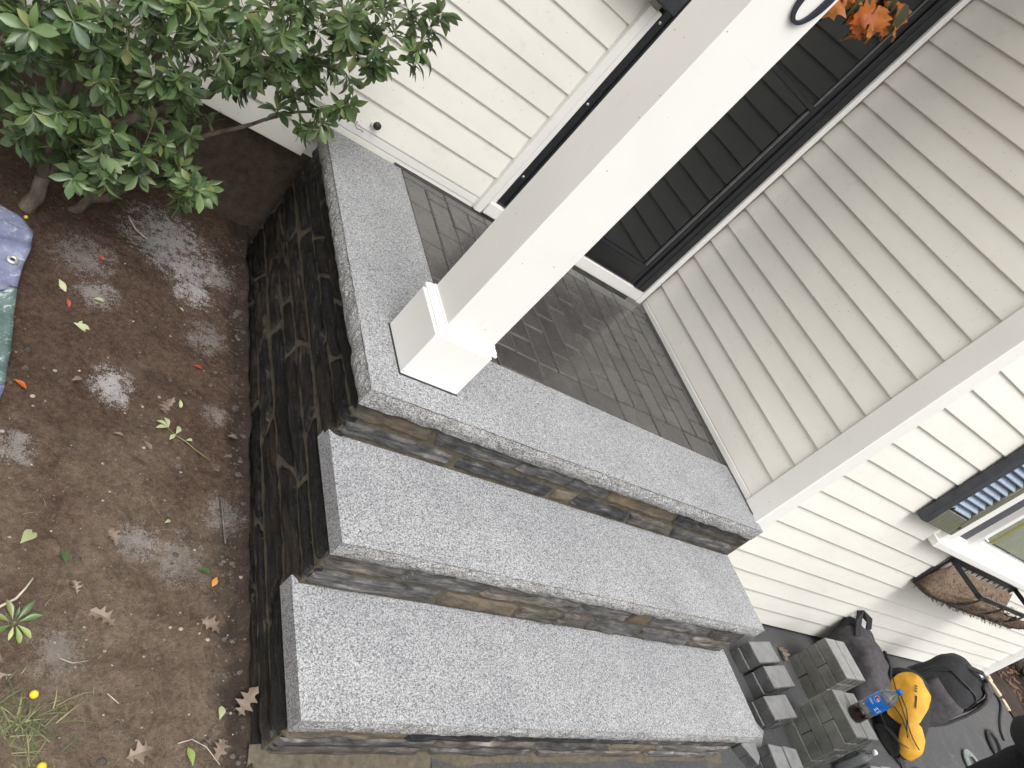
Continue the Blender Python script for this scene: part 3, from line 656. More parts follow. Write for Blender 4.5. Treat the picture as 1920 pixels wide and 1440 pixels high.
# ---- window with shutter
WN = wbox('window', MT['trim'], HS, WF, 1.05, 2.45, .262, .300, -.02, .040, .004)   # sill
jm = MB(); wb(jm, WF, 1.075, 1.165, .301, 1.70, -.02, .022); wb(jm, WF, 2.33, 2.42, .301, 1.70, -.02, .022); wb(jm, WF, 1.166, 2.329, 1.61, 1.70, -.02, .022); wb(jm, WF, 1.166, 2.329, .301, .322, -.06, .010)
jm.bevel('window_casing', MT['trim'], WN, .003)
sh_ = MB(); wb(sh_, WF, 1.166, 1.182, .3225, 1.609, -.05, -.004); wb(sh_, WF, 1.405, 1.445, .3225, 1.609, -.05, .000); wb(sh_, WF, 2.30, 2.328, .3225, 1.609, -.05, -.004); wb(sh_, WF, 1.446, 2.299, .3225, .37, -.05, -.006); wb(sh_, WF, 1.183, 1.404, .3225, .334, -.05, -.010); wb(sh_, WF, 1.446, 2.299, 1.57, 1.609, -.05, -.006)
sh_.bevel('sash', MT['trim'], WN, .002)
wbox('screen_pane', MT['screen'], WN, WF, 1.183, 1.404, .335, 1.60, -.034, -.030, .0005)
wbox('window_pane', MT['pane'], WN, WF, 1.446, 2.299, .371, 1.569, -.030, -.027, .0005)
wbox('blind', MT['interior'], WN, WF, 1.448, 2.297, .385, 1.56, -.044, -.038, .001)
wbox('room_backing', MT['dark_int'], WN, WF, 1.17, 2.32, .31, 1.60, -.16, -.15, .001)
wbox('yellow_tape', MT['yellow'], WN, WF, 1.62, 1.655, .375, .62, -.037, -.032, .003)
MB().tube([WF(1.412, .405, .002), WF(1.412, .405, .014), WF(1.440, .405, .014), WF(1.440, .405, .002)], .003, 6).part('sash_latch', MT['cap_white'], WN, True)
SHT = wbox('shutter', MT['shutter'], HS, WF, .715, .775, .352, 1.62, .004, .042, .004)
wbox('stile', MT['rail'], SHT, WF, .995, 1.050, .352, 1.62, .004, .040, .004)
wbox('rail', MT['rail'], SHT, WF, .7755, .9945, .352, .452, .006, .038, .003); wbox('rail', MT['rail'], SHT, WF, .7755, .9945, 1.54, 1.62, .006, .038, .003)
me_ = None
for k in range(32):
    z = .462 + k * .0335
    if me_ is None:
        c = WF(.885, z, .022); v = [WF(u, z + b, o_) - c for u in (.776, .994) for (b, o_) in ((.0, .036), (.005, .037), (.030, .012), (.026, .009))]
        me_ = mesh('louver', v, [(0, 4, 5, 1), (1, 5, 6, 2), (2, 6, 7, 3), (3, 7, 4, 0), (0, 1, 2, 3), (7, 6, 5, 4)], MT['louver'])
    link('louver', me_, SHT, (c.x, c.y, z))
for z in (.405, .47): MB().lathe([(.007, 0), (.007, .003)], WF(.79 if z > .45 else 1.02, z, .040), 8, WF.n).part('screw', MT['rubber'], SHT)

# ---- hay rack planter under the window
PL = thing('window_planter', 'black iron hay rack planter with brown coconut liner under the white window', 'planter', tuple(WF(1.9, .1, .1)))
def rackpt(u, t):   # t 0 rim front .. 1 foot at the wall
    return WF(u, .228 - .205 * math.sin(t * math.pi / 2) , .205 * math.cos(t * math.pi / 2) + .012)
mb = MB(); U0, U1 = 1.43, 2.37
mb.flat([WF(U0, .228, .010), WF(U0, .228, .19), WF(U0 + .012, .228, .205), WF(U1 - .012, .228, .205), WF(U1, .228, .19), WF(U1, .228, .010)], Z_, .024, .006)
mb.flat([WF(U0, .228, .008), WF(U1, .228, .008)], Z_, .024, .006)
mb.part('rim_rail', MT['black_metal'], PL)
mb = MB()
mb.flat([WF(U0, .240, .006), WF(U0, .02, .006)], WF.d, .022, .006); mb.flat([WF(U1, .240, .006), WF(U1, .02, .006)], WF.d, .022, .006)
for u in (U0 + .012, 1.75, 2.06, U1 - .012): mb.flat([rackpt(u, t / 8) for t in range(9)], WF.d, .020, .005)
mb.flat([rackpt(U0 + (U1 - U0) * i / 12, .45) for i in range(13)], Z_, .018, .005)
mb.part('rack_bar', MT['black_metal'], PL)
for i in range(11): 
    u = U0 + .06 + i * .083; MB().flat([WF(u, .226, .011), WF(u, .06, .014)], WF.d, .007, .004).part('wire', MT['black_metal'], PL)
lv = []; nu_, nt_ = 60, 14
for i in range(nu_ + 1):
    u = U0 + .008 + (U1 - U0 - .016) * i / nu_
    for j in range(nt_ + 1):
        t_ = j / nt_; e = .012 * noise.noise(Vector((u * 16, t_ * 6, 1))) + .006 * noise.noise(Vector((u * 60, t_ * 20, 2)))
        q = rackpt(u, t_); q += WF.n * (-.010 + e * 1.4) + Z_ * (-.014 * t_ + e * .7 - (.03 + .02 * noise.noise(Vector((u * 7, 0, 5)))) * (1 - t_) ** 3); lv.append(q)
for i in range(nu_ + 1):
    u = U0 + .008 + (U1 - U0 - .016) * i / nu_
    for j in range(7):
        t_ = j / 6; e = .020 * noise.noise(Vector((u * 14, t_ * 5, 7))) + .008 * noise.noise(Vector((u * 50, t_ * 9, 3)))
        lv.append(WF(u, .185 - .085 * math.sin(t_ * math.pi) + e + .02 * t_, .19 - .165 * t_))
n1 = nt_ + 1; k0 = (nu_ + 1) * n1
lf = [(i * n1 + j, (i + 1) * n1 + j, (i + 1) * n1 + j + 1, i * n1 + j + 1) for i in range(nu_) for j in range(nt_)] + [(k0 + i * 7 + j, k0 + i * 7 + j + 1, k0 + (i + 1) * 7 + j + 1, k0 + (i + 1) * 7 + j) for i in range(nu_) for j in range(6)]
for i in (0, nu_):   # end caps
    lf.append(tuple([i * n1 + j for j in range(n1)] + [k0 + i * 7 + j for j in range(6, -1, -1)]))
LIN = part('coconut_liner', lv, lf, MT['coco'], PL, True)
rf = random.Random(3); mb = MB()
for _ in range(900):
    u = rf.uniform(U0, U1); t_ = rf.random(); q = rackpt(u, t_) + Z_ * (-.012 * t_); dv = Vector((rf.uniform(-1, 1), rf.uniform(-1, .3), rf.uniform(-1.2, .6))) * .022
    if rf.random() < .4: q = WF(u, .12 + rf.random() * .06, rf.uniform(.03, .18)); dv = Vector((rf.uniform(-1, 1), rf.uniform(-1, 1), rf.uniform(0, 1))) * .025
    s_ = Vector((rf.uniform(-1, 1), rf.uniform(-1, 1), rf.uniform(-1, 1))).normalized() * .0012
    mb.add([q - s_, q + s_, q + dv * .6 + Z_ * rf.uniform(-.006, .006), q + dv], [(0, 1, 2), (0, 2, 3)])
o = mb.part('coconut_fibre', MT['coco'], PL); o['kind'] = 'stuff'

# ------------------------------------------------------------------ porch column with house number
CO = thing('porch_column', 'square white painted porch column with boxed plinth and black house number', 'column', (.187, .182, 0))
x0, y0, W_ = .0958, .0917, .180
pv = MB(); pv.box(x0, x0 + W_, y0, y0 + W_, .0015, .1480); PLN = pv.bevel('plinth', MT['column'], CO, .0022)
s0 = .0262; sx0, sx1 = x0 + s0, x0 + s0 + .152; sy0, sy1 = y0 + .020, y0 + .020 + .152
sx0, sx1, sy0, sy1 = .1215, .2715, .1185, .2685
tv = []; tf = []
for (z, e) in ((.1485, .018), (.1535, .018), (.1565, .014), (.1600, .013), (.1650, .004), (.1685, .0035), (.1690, -.001)):
    tv += [(sx0 - e, sy0 - e, z), (sx1 + e, sy0 - e, z), (sx1 + e, sy1 + e, z), (sx0 - e, sy1 + e, z)]
tf = [(k * 4 + i, k * 4 + (i + 1) % 4, k * 4 + 4 + (i + 1) % 4, k * 4 + 4 + i) for k in range(6) for i in range(4)]
part('base_moulding', tv, tf, MT['column'], CO)
MB().box(sx0, sx1, sy0, sy1, .149, 3.458).bevel('shaft', MT['column'], CO, .0018)
gk = MB()
for (a, b, c, d) in ((x0 - .003, x0 + W_ + .003, y0 - .003, y0 + W_ + .003),): gk.box(a, b, c, d, .0004, .0014)
gk.part('caulk_line', MT['joint'], CO)
# numeral 0
nv = []; nf = []; nn = 44
for i in range(nn):
    a = 2 * math.pi * i / nn; ca, sa = math.cos(a), math.sin(a); th = .0075 + .0065 * abs(ca) ** 1.5
    cx, cz = .2235, 1.187
    for (rx, rz) in ((.0345, .071), (.0345 - th, .071 - .0075 - .001 * abs(ca))):
        for yy in (sy0 - .0015, sy0 - .0075): nv.append((cx + rx * ca, yy, cz + rz * sa))
for i in range(nn):
    a, b = i * 4, ((i + 1) % nn) * 4
    nf += [(a + 1, b + 1, b + 3, a + 3), (a, b, b + 1, a + 1), (a + 2, a + 3, b + 3, b + 2)]
part('house_number', nv, nf, MT['numeral'], CO)

# ------------------------------------------------------------------ autumn wreath on the storm door
def leaf_mesh(name, outline, mat, fold=.25, curl=.2, L=1.0):
    """outline: half widths along the leaf; local x along the leaf, z up"""
    n = len(outline) - 1; V = []; F = []
    for i, wd in enumerate(outline):
        x = i / n; zc = -curl * x * x
        V += [(x, -wd, zc + fold * wd), (x, 0, zc), (x, wd, zc + fold * wd)]
    for i in range(n):
        a = i * 3; F += [(a, a + 3, a + 4, a + 1), (a + 1, a + 4, a + 5, a + 2)]
    return mesh(name, V, F, mat, True)
def poly_leaf(name, pts, mat, fold=.18, curl=.25, seed=0):
    """flat lobed outline (half, x forward) mirrored; midrib fan"""
    V = []; F = []; n = len(pts)
    rr = random.Random(seed); kk = [(rr.uniform(-.05, .05)) for _ in range(n)]
    for side in (1, -1):
        b = len(V)
        for i, (x, y) in enumerate(pts): V.append((x, side * y, fold * y - curl * (x - .4) ** 2 + kk[i] + .06 * side * math.sin(x * 5)))
        mb_ = len(V)
        for i, (x, y) in enumerate(pts): V.append((x, 0, -curl * (x - .4) ** 2))
        for i in range(n - 1):
            q = (b + i, b + i + 1, mb_ + i + 1, mb_ + i); F.append(q if side < 0 else q[::-1])
    return mesh(name, V, F, mat, True)
MAPLE = [(0, .0), (.06, .22), (.16, .34), (.20, .30), (.34, .56), (.40, .36), (.46, .30), (.58, .44), (.62, .24), (.78, .20), (.80, .12), (1.0, 0.0)]
WC = WD(.545, 1.64, .075)
WT = thing('autumn_wreath', 'autumn leaf wreath with orange and olive leaves hanging on the black storm door', 'wreath', tuple(WC))
mb = MB(); R_ = .20
ring = lambda a, r=R_, o_=0: Vector(WC) + WD.d * (-math.cos(a) * r) + Z_ * (math.sin(a) * r) + WD.n * o_
for k in range(3): mb.tube([ring(2 * math.pi * i / 28, R_ + .014 * math.sin(i * .9 + k * 2), .014 * math.cos(i * 1.1 + k * 2) - .02) for i in range(29)], .009, 5, False)
mb.part('twig_ring', MT['bark'], WT, True)
rw = random.Random(8)
wl = [poly_leaf('leaf', MAPLE, MT['leaf_orange'], .2, .3, 1), poly_leaf('leaf', MAPLE, MT['leaf_orange'], .3, .5, 2), leaf_mesh('leaf', [.02, .24, .34, .32, .2, .0], MT['leaf_olive'], .2, .35)]
for i in range(90):
    a = rw.uniform(0, 2 * math.pi); t_ = i % 3
    me = wl[2] if t_ == 2 or (i % 7 == 0) else wl[i % 2]
    p = ring(a, R_ + rw.uniform(-.05, .06), rw.uniform(.0, .05)); outw = (ring(a, 1.0) - Vector(WC)).normalized()
    dv = (outw * rw.uniform(.3, 1) + Z_.cross(outw) * 0 + Vector((rw.uniform(-.7, .7), rw.uniform(-.25, .1), rw.uniform(-.9, .2))) ).normalized()
    up = (WD.n + Vector((rw.uniform(-.5, .5), 0, rw.uniform(-.4, .6)))).normalized(); sd_ = up.cross(dv).normalized(); up = dv.cross(sd_)
    m3 = Matrix((dv, sd_, up)).transposed(); s_ = rw.uniform(.09, .14)
    link('leaf', me, WT, p, m3.to_euler(), (s_, s_ * .85, s_))

# ------------------------------------------------------------------ evergreen shrub by the porch
SB = thing('shrub', 'evergreen shrub with whorled glossy leaves against the white siding', 'shrub', (-.66, .88, -.54))
TIPS = [(-0.596,0.932,0.078),(-0.751,0.648,-0.117),(-0.480,0.828,0.287),(-0.820,0.824,0.007),(-0.124,0.976,0.417),(-0.654,0.677,0.171),(-0.643,0.799,-0.171),(-0.477,0.649,0.361),(-0.603,0.776,-0.199),(-0.432,1.001,0.055),(-0.222,0.947,0.275),(-0.715,0.983,-0.220),(-0.510,0.737,-0.121),(-0.718,0.847,-0.340),(-0.577,0.941,-0.075),(-0.784,0.989,-0.028),(-0.748,0.808,-0.028),(-0.101,0.954,0.476),(-0.061,0.900,0.391),(-0.748,0.731,0.056),(-0.624,0.746,-0.059),(-0.818,0.797,-0.181),(-0.171,0.863,0.158),(-0.523,0.670,0.114),(-0.408,0.652,0.411),(-0.703,0.783,0.070),(-0.847,0.693,0.102),(-0.382,0.741,0.333),(-0.566,0.679,0.101),(-0.756,0.747,-0.059),(-0.426,0.881,0.230),(-0.773,1.034,-0.372),(-0.547,0.991,0.072),(-0.565,1.010,0.010),(-0.202,0.900,0.328),(-0.609,0.952,-0.015),(-0.688,0.714,0.078),(-0.440,0.999,0.137),(-0.388,0.638,-0.156),(-0.249,0.883,0.214),(-0.128,0.882,0.401),(-0.497,1.057,0.099),(-0.477,1.054,-0.127),(-0.540,0.622,0.260),(-0.127,1.003,0.366),(-0.356,0.869,0.165),(-0.509,0.828,-0.243),(-0.205,1.023,0.042),(-0.353,1.072,-0.113),(-0.799,0.655,0.023),(-0.038,0.985,0.453),(-0.668,0.967,-0.107),(-0.820,0.919,-0.196),(-0.663,0.994,0.071),(-0.156,1.009,0.149),(-0.519,0.749,-0.034),(-0.785,0.644,0.083),(-0.627,0.740,0.232),(-0.418,1.092,-0.148),(-0.114,0.864,0.103),(-0.739,1.024,-0.029),(-0.338,1.084,0.118),(-0.597,0.631,0.294),(-0.470,1.093,-0.044),(-0.634,0.851,-0.304),(-0.671,1.021,-0.291),(-0.717,0.684,0.185),(-0.115,0.867,0.204),(-0.403,0.850,0.103),(-0.236,0.930,0.241),(-0.382,0.872,0.271),(-0.005,0.942,0.515),(-0.558,0.601,-0.199),(-0.724,0.772,-0.052),(-0.130,1.035,0.470),(-0.327,0.825,0.186),(-0.266,0.926,0.389),(-0.331,0.890,0.121),(-0.617,0.735,0.199),(-0.553,0.980,-0.219),(-0.426,0.808,0.359),(-0.689,0.694,0.157),(-0.131,0.981,0.330),(-0.594,0.621,-0.058),(-0.527,0.909,0.092),(-0.485,0.940,0.081),(-0.019,0.895,0.462),(-0.706,0.820,0.011),(-0.769,1.051,-0.279),(-0.758,0.700,-0.239),(-0.762,0.754,0.134),(-0.537,0.847,0.228),(-0.065,1.027,0.501),(-0.256,0.818,0.455),(-0.832,0.848,-0.101),(-0.588,0.832,-0.321),(-0.411,0.854,-0.079),(-0.309,0.882,0.332),(-0.397,1.008,0.126),(-0.709,0.724,-0.177),(-0.391,0.659,-0.112),(-0.283,0.862,0.188),(-0.702,1.084,-0.326),(-0.576,0.654,-0.155),(-0.519,0.682,0.288),(-0.214,0.877,0.378),(-0.455,0.638,0.231),(-0.433,0.823,-0.183),(-0.667,0.636,0.261),(-0.656,0.869,-0.250),(-0.615,0.718,-0.101),(-0.063,1.011,0.231),(-0.188,1.033,0.098),(-0.167,0.892,0.285),(-0.849,1.066,-0.146),(-0.127,1.070,0.179),(-0.627,0.651,-0.242),(-0.631,0.871,-0.031),(-0.676,0.636,0.033),(-0.396,0.790,-0.156),(-0.321,0.823,0.267),(-0.542,0.926,-0.109),(-0.440,0.886,0.028),(-0.089,0.913,0.353),(-0.507,0.996,-0.212),(-0.807,0.623,0.001),(-0.400,1.091,-0.205),(-0.484,0.874,-0.323),(-0.333,0.855,0.398),(0.013,0.987,0.560),(-0.656,0.795,0.074),(-0.004,1.051,0.486),(-0.735,0.662,0.156),(-0.355,0.880,0.073),(-0.773,0.871,-0.319),(-0.333,0.800,-0.273),(-0.395,0.800,-0.220),(-0.080,1.020,0.040),(-0.057,1.000,0.090),(0.034,0.950,0.443),(0.027,0.950,0.413),(-0.014,0.950,0.554),(-0.098,1.030,0.010),(-0.480,0.800,0.058),(-0.822,0.550,0.118),(-0.581,0.750,-0.301),(-0.772,0.700,-0.133),(-0.687,0.700,-0.099),(-0.609,0.720,-0.009),(-0.549,0.740,-0.245),(-1.173,0.752,0.007),(-0.740,1.021,0.454),(-0.776,1.084,0.743),(-0.859,0.649,0.235),(-0.718,1.108,0.775),(-0.433,0.726,0.460),(-1.250,0.768,0.430),(-0.224,1.081,0.578),(-1.300,0.898,0.156),(-0.596,0.769,0.943),(-0.933,0.689,0.595),(-0.605,0.666,0.386),(-1.160,0.682,0.318),(-0.932,0.651,-0.049),(-0.558,1.021,0.551),(-0.320,0.786,0.480),(-0.999,0.637,0.439),(-0.839,1.034,0.124),(-1.126,0.709,0.255),(-0.371,0.882,0.827),(-0.159,0.821,0.700),(-0.800,0.780,0.377),(-1.140,0.857,0.519),(-0.629,1.071,0.740),(-0.569,1.119,0.445),(-0.600,0.925,0.298),(-0.831,0.869,0.254),(-0.536,0.856,0.862),(-0.444,1.118,0.245),(-0.930,0.817,0.431),(-1.077,0.613,0.575),(-0.208,0.690,0.644),(-1.123,0.971,-0.027),(-0.156,0.880,0.778),(-0.882,0.944,0.257),(-1.104,0.665,-0.036),(-0.894,1.057,0.788),(-0.631,1.089,0.129),(-0.785,0.945,0.105),(-0.902,1.043,0.407),(-0.928,0.848,-0.018),(-0.576,0.739,0.314),(-1.160,0.938,0.150),(-0.993,0.877,0.094),(-0.563,0.668,0.738),(-0.792,0.908,0.503),(-0.899,0.742,-0.051),(-1.093,1.028,0.219),(-0.826,0.810,0.192),(-1.254,0.693,0.110),(-0.899,0.896,0.057),(-0.981,0.770,0.637),(-1.045,1.067,0.712),(-1.225,0.931,0.303),(-0.988,0.537,0.261),(-1.152,0.938,0.621),(-0.705,1.080,0.254),(-0.916,1.049,0.013),(-0.533,0.707,0.788),(-0.930,0.723,0.087),(-0.880,0.791,0.267),(-0.310,1.108,0.498),(-1.192,0.803,0.349),(-1.075,0.837,-0.140),(-1.081,0.896,0.823),(-0.528,0.889,0.793),(-0.713,0.618,0.681),(-0.859,0.772,0.616),(-0.921,0.775,0.498),(-1.263,0.919,0.551),(-0.653,0.901,0.194)]
rb = random.Random(21)
nodes = []      # (point, radius)
def limb(a, b, r0, r1, sag, n=6):
    a, b = Vector(a), Vector(b); d = b - a; sd_ = d.cross(Vector((rb.uniform(-1, 1), rb.uniform(-1, 1), .3))).normalized() * d.length * sag
    pts = [a + d * (i / n) + sd_ * math.sin(math.pi * i / n) * (.7 + .5 * math.sin(i * 2.3)) + Vector((rb.uniform(-1, 1), rb.uniform(-1, 1), rb.uniform(-1, 1))) * d.length * .018 * (0 < i < n) for i in range(n + 1)]
    rr = [r0 + (r1 - r0) * i / n for i in range(n + 1)]
    MB().tube(pts, rr, 8 if r0 > .01 else 6).part('stem', MT['bark'], SB, True)
    for p, r in list(zip(pts, rr))[2:]: nodes.append((p, r))
    return pts[-1]
B = Vector((-.664, .885, -.575))
TIPS = TIPS + [(x + rb.uniform(-.07, .07), min(1.12, y + rb.uniform(-.06, .06)), z + rb.uniform(-.05, .06)) for (x, y, z) in TIPS if x < -.08 and rb.random() < .62]
a1 = limb(B, (-.655, .90, -.43), .024, .019, .05)
a2 = limb(a1, (-.50, .99, -.16), .019, .014, .08); limb(a2, (-.33, 1.02, .14), .013, .008, .08); limb(a2, (-.56, .98, .22), .012, .007, .06)
a3 = limb(a1, (-.70, .93, -.12), .020, .014, .06); limb(a3, (-.62, .95, .36), .013, .007, .06); limb(a3, (-.88, .85, .18), .012, .007, .06); limb(a3, (-.78, .74, .05), .010, .006, .06)
a4 = limb((-.572, .955, -.57), (-.43, 1.00, -.33), .017, .012, .10); limb(a4, (-.24, 1.03, -.05), .011, .006, .08); limb(a4, (-.36, .90, -.16), .008, .005, .08)
a5 = limb((-.78, .93, -.57), (-.86, 1.00, -.2), .018, .012, .06); limb(a5, (-1.0, .95, .2), .014, .008, .05); limb(a5, (-.98, .80, .02), .010, .006, .06)
limb((-.24, 1.03, -.05), (-.08, 1.06, .10), .006, .004, .07); limb((-.33, 1.02, .14), (-.05, 1.00, .33), .008, .004, .06)
tips = sorted([Vector(t) for t in TIPS], key=lambda t: min((t - n[0]).length for n in nodes))
tw = MB(); stems = []
for t_ in tips:
    best = min(nodes, key=lambda q: (t_ - q[0]).length + .35 * max(0, q[0].z - t_.z + .02) )
    a, r = best; d = t_ - a; L = d.length
    r0 = min(r * .8, .0045 + L * .006); n = 5; bow = Z_ * L * .10
    pts = [a + d * (i / n) + bow * math.sin(math.pi * i / n) * .6 + Vector((rb.uniform(-1, 1), rb.uniform(-1, 1), rb.uniform(-1, 1))) * L * .02 * (0 < i < n) for i in range(n + 1)]
    rr = [r0 + (.0013 - r0) * i / n for i in range(n + 1)]
    tw.tube(pts, rr, 5)
    for p, q in list(zip(pts, rr))[2:5]: nodes.append((p, q))
    stems.append((t_, (pts[-1] - pts[-2]).normalized(), pts))
o = tw.part('twigs', MT['twig'], SB, True); o['kind'] = 'stuff'
OB = [.012, .055, .115, .170, .205, .190, .115, .012]
lm = [leaf_mesh('leaf', OB, MT['leaf'], .35, .18), leaf_mesh('leaf', [w_ * .9 for w_ in OB], MT['leaf'], .6, .38), leaf_mesh('leaf', [w_ * 1.06 for w_ in OB], MT['leaf'], .25, .05)]
young = [leaf_mesh('leaf', OB, MT['leaf_new'], .4, .2)]
camp = cam.matrix_world.translation
LV = []
def add_leaf(p, dv, up, L, k, wd=1.0):
    dv = dv.normalized(); sd_ = up.cross(dv)
    if sd_.length < 1e-3: sd_ = dv.orthogonal()
    sd_.normalize(); up2 = dv.cross(sd_); m3 = Matrix((dv, sd_, up2)).transposed()
    LV.append((p, m3, (L, L * wd, L), k))
for si, (t_, ax, pts) in enumerate(stems):
    ax = (ax + Z_ * rb.uniform(.0, .45) + Vector((0, -.35, 0)) * rb.random()).normalized(); u = ax.orthogonal().normalized(); v = ax.cross(u)
    nl = rb.randint(7, 11); ph = rb.random() * 6.28; yng = si % 29 == 5
    for i in range(nl):
        an = ph + i * 2.4; back = .010 + .0045 * i; el = rad(62 - i * 3 + rb.uniform(-15, 12)) if i < nl * .6 else rad(rb.uniform(20, 45))
        rdir = u * math.cos(an) + v * math.sin(an); dv = rdir * math.sin(rad(90) - el * 0 - rad(90) + el + rad(8)) + ax * math.cos(el + rad(8)) - Z_ * rb.uniform(.05, .55)
        L = rb.uniform(.040, .060) * (1.0 if i % 4 else .75) * (.8 if yng else 1)
        add_leaf(t_ - ax * back + rdir * .002, dv, ax + Z_ * .25, L, -1 if yng else rb.randint(0, 2), rb.uniform(.82, 1.08))
    # leaves down the stem
    for q in range(2, 5):
        for _k in range(2 if rb.random() < .7 else 1):
            pp = pts[q].lerp(pts[q + 1], rb.random()); an = rb.random() * 6.28; rdir = u * math.cos(an) + v * math.sin(an)
            add_leaf(pp, rdir + ax * .35 - Z_ * rb.uniform(0, .5), ax + Z_ * .3, rb.uniform(.038, .058), rb.randint(0, 2), rb.uniform(.85, 1.05))
LV = [q for q in LV if (q[0] + q[1].col[0] * q[2][0]).y < WD(1.763 - q[0].x, 0).y - .012]
def infr(p):
    q = M.inverted() @ p
    return q.z < 0 and abs(q.x / -q.z) < .70 and abs(q.y / -q.z) < .53
vis = sorted([i for i, q in enumerate(LV) if infr(q[0])], key=lambda i: (LV[i][0] - camp).length)[:300]
vs_ = set(vis)
for i in vis:
    p, m3, s_, k = LV[i]; link('leaf', young[0] if k < 0 else lm[k], SB, p, m3.to_euler(), s_)
fv = []; ff = []; fm = []
for i, (p, m3, s_, k) in enumerate(LV):
    if i in vs_: continue
    me = young[0] if k < 0 else lm[k]; b = len(fv)
    for vv in me.vertices: fv.append(p + m3 @ Vector((vv.co.x * s_[0], vv.co.y * s_[1], vv.co.z * s_[2])))
    for pl in me.polygons: ff.append(tuple(b + q for q in pl.vertices)); fm.append(1 if k < 0 else 0)
o = part('foliage', fv, ff, [MT['leaf'], MT['leaf_new']], SB, True, fm); o['kind'] = 'stuff'

# ------------------------------------------------------------------ tarpaulin at the left
def cloth(name, rows, mat, parent, th=.0012):
    """grid of points -> thin sheet with two sides"""
    n = len(rows[0]); V = []; 
    for r in rows: V += [Vector(p) for p in r]
    m = len(V); F = [(j * n + i, j * n + i + 1, (j + 1) * n + i + 1, (j + 1) * n + i) for j in range(len(rows) - 1) for i in range(n - 1)]
    V2 = V + [v - Vector((0, 0, th)) for v in V]
    F2 = F + [tuple(m + i for i in q[::-1]) for q in F]
    ed = [(j * n, (j + 1) * n) for j in range(len(rows) - 1)] + [((j + 1) * n + n - 1, j * n + n - 1) for j in range(len(rows) - 1)] + [(i + 1, i) for i in range(n - 1)] + [((len(rows) - 1) * n + i, (len(rows) - 1) * n + i + 1) for i in range(n - 1)]
    F2 += [(a, b, b + m, a + m) for a, b in ed]
    return part(name, V2, F2, mat, parent, True)
TP = thing('tarpaulin', 'crumpled blue tarpaulin with grommet and green underside lying on the soil', 'tarpaulin', (-.75, .45, -.55))
edge = [(.80, -.74), (.77, -.675), (.73, -.638), (.67, -.630), (.60, -.636), (.52, -.634), (.44, -.624), (.36, -.616), (.28, -.608), (.21, -.604), (.16, -.610), (.10, -.628), (.03, -.67)]
def efn(y):
    for (y1, x1), (y2, x2) in zip(edge, edge[1:]):
        if y1 >= y >= y2: return x1 + (x2 - x1) * (y1 - y) / (y1 - y2)
    return edge[-1][1]
def tz(x, y, k=0): return soil_z(x, y) + .030 + .016 * noise.noise(Vector((x * 7, y * 6, k))) + .008 * noise.noise(Vector((x * 21, y * 17, k + 3)))
rows = []
for j in range(45):
    y = .800 - .37 * j / 44; e = efn(y) if y > .53 else efn(.53) - (.53 - y) * 1.05
    rows.append([(e - .62 * (i / 22) ** 1.3, y + (.012 * noise.noise(Vector((i * .3, y * 9, 2))) if i else 0), tz(e - .62 * (i / 22) ** 1.3, y) + .012 * (1 - i / 22) * noise.noise(Vector((y * 25, 0, 0))) + .014) for i in range(23)])
cloth('blue_sheet', rows, MT['tarp'], TP)
rows = []
for j in range(45):
    y = .525 - .30 * j / 44; e = efn(y)
    rows.append([(e - .5 * (i / 20) ** 1.2, y, tz(e - .5 * (i / 20) ** 1.2, y, 5) - .006) for i in range(21)])
cloth('green_underside', rows, MT['tarp_green'], TP)
rows = []
for j in range(45):
    y = .224 - .30 * j / 44; e = efn(max(y, .03)) - max(0, .03 - y) * .8
    rows.append([(e - .5 * (i / 20) ** 1.2, y, tz(e - .5 * (i / 20) ** 1.2, y, 5) - .004) for i in range(21)])
cloth('blue_sheet', rows, MT['tarp'], TP)
gp = Vector((-.662, .603, 0)); gp.z = tz(gp.x, gp.y) + .019
MB().lathe([(.0055, .001), (.0060, .004), (.0095, .0045), (.0125, .003), (.0135, .0)], gp, 22, Vector((.05, -.15, 1)), False).part('grommet', MT['steel'], TP, True)
MB().lathe([(.0058, 0), (.0058, .0016)], gp, 18, Vector((.05, -.15, 1))).part('grommet_hole', MT['rubber'], TP)

# ------------------------------------------------------------------ leaves, twigs and plants on the soil
OAK = [(0, .0), (.10, .05), (.16, .22), (.22, .10), (.30, .12), (.40, .38), (.47, .16), (.56, .14), (.66, .34), (.72, .13), (.80, .12), (.88, .17), (1.0, .0)]
oakm = [poly_leaf('oak_leaf', OAK, MT['leaf_tan'], .22, .5, 4), poly_leaf('oak_leaf', OAK, MT['leaf_tan'], -.3, -.45, 9), poly_leaf('oak_leaf', OAK, MT['leaf_tan'], .5, .8, 12)]
gl_ = {k: leaf_mesh('fallen_leaf', OB, MT[m], .5, .22) for k, m in dict(pale='leaf_pale', red='leaf_red', orange='leaf_orange', green='leaf', new='leaf_new', tan='leaf_tan').items()}
def lay(name, me, label, x, y, L, yaw, cat='leaf', group=None, wd=1.0, tilt=0, dz=.006, roll=0):
    o = link(name, me, None, (x, y, soil_h(x, y) + dz), (roll, tilt, rad(yaw)), (L, L * wd, L)); tag(o, label, cat, group); return o
GRP = 'fallen leaves scattered over the bare soil'
lay('oak_leaf', oakm[0], 'dry tan oak leaf with spread lobes lying alone in the middle of the front soil', -.300, -.318, .062, 150, group=GRP, dz=.012)
lay('oak_leaf', oakm[1], 'curled pinkish brown oak leaf standing against the foot of the lowest step', -.030, -.500, .068, 60, group=GRP, dz=.020, tilt=-.3)
lay('oak_leaf', oakm[2], 'small pale oak leaf tucked under the curled brown leaf by the steps', -.062, -.545, .050, 250, group=GRP, dz=.012)
lay('oak_leaf', oakm[0], 'grey tan oak leaf folded at the bottom edge of the soil', -.255, -.585, .064, 20, group=GRP, dz=.016)
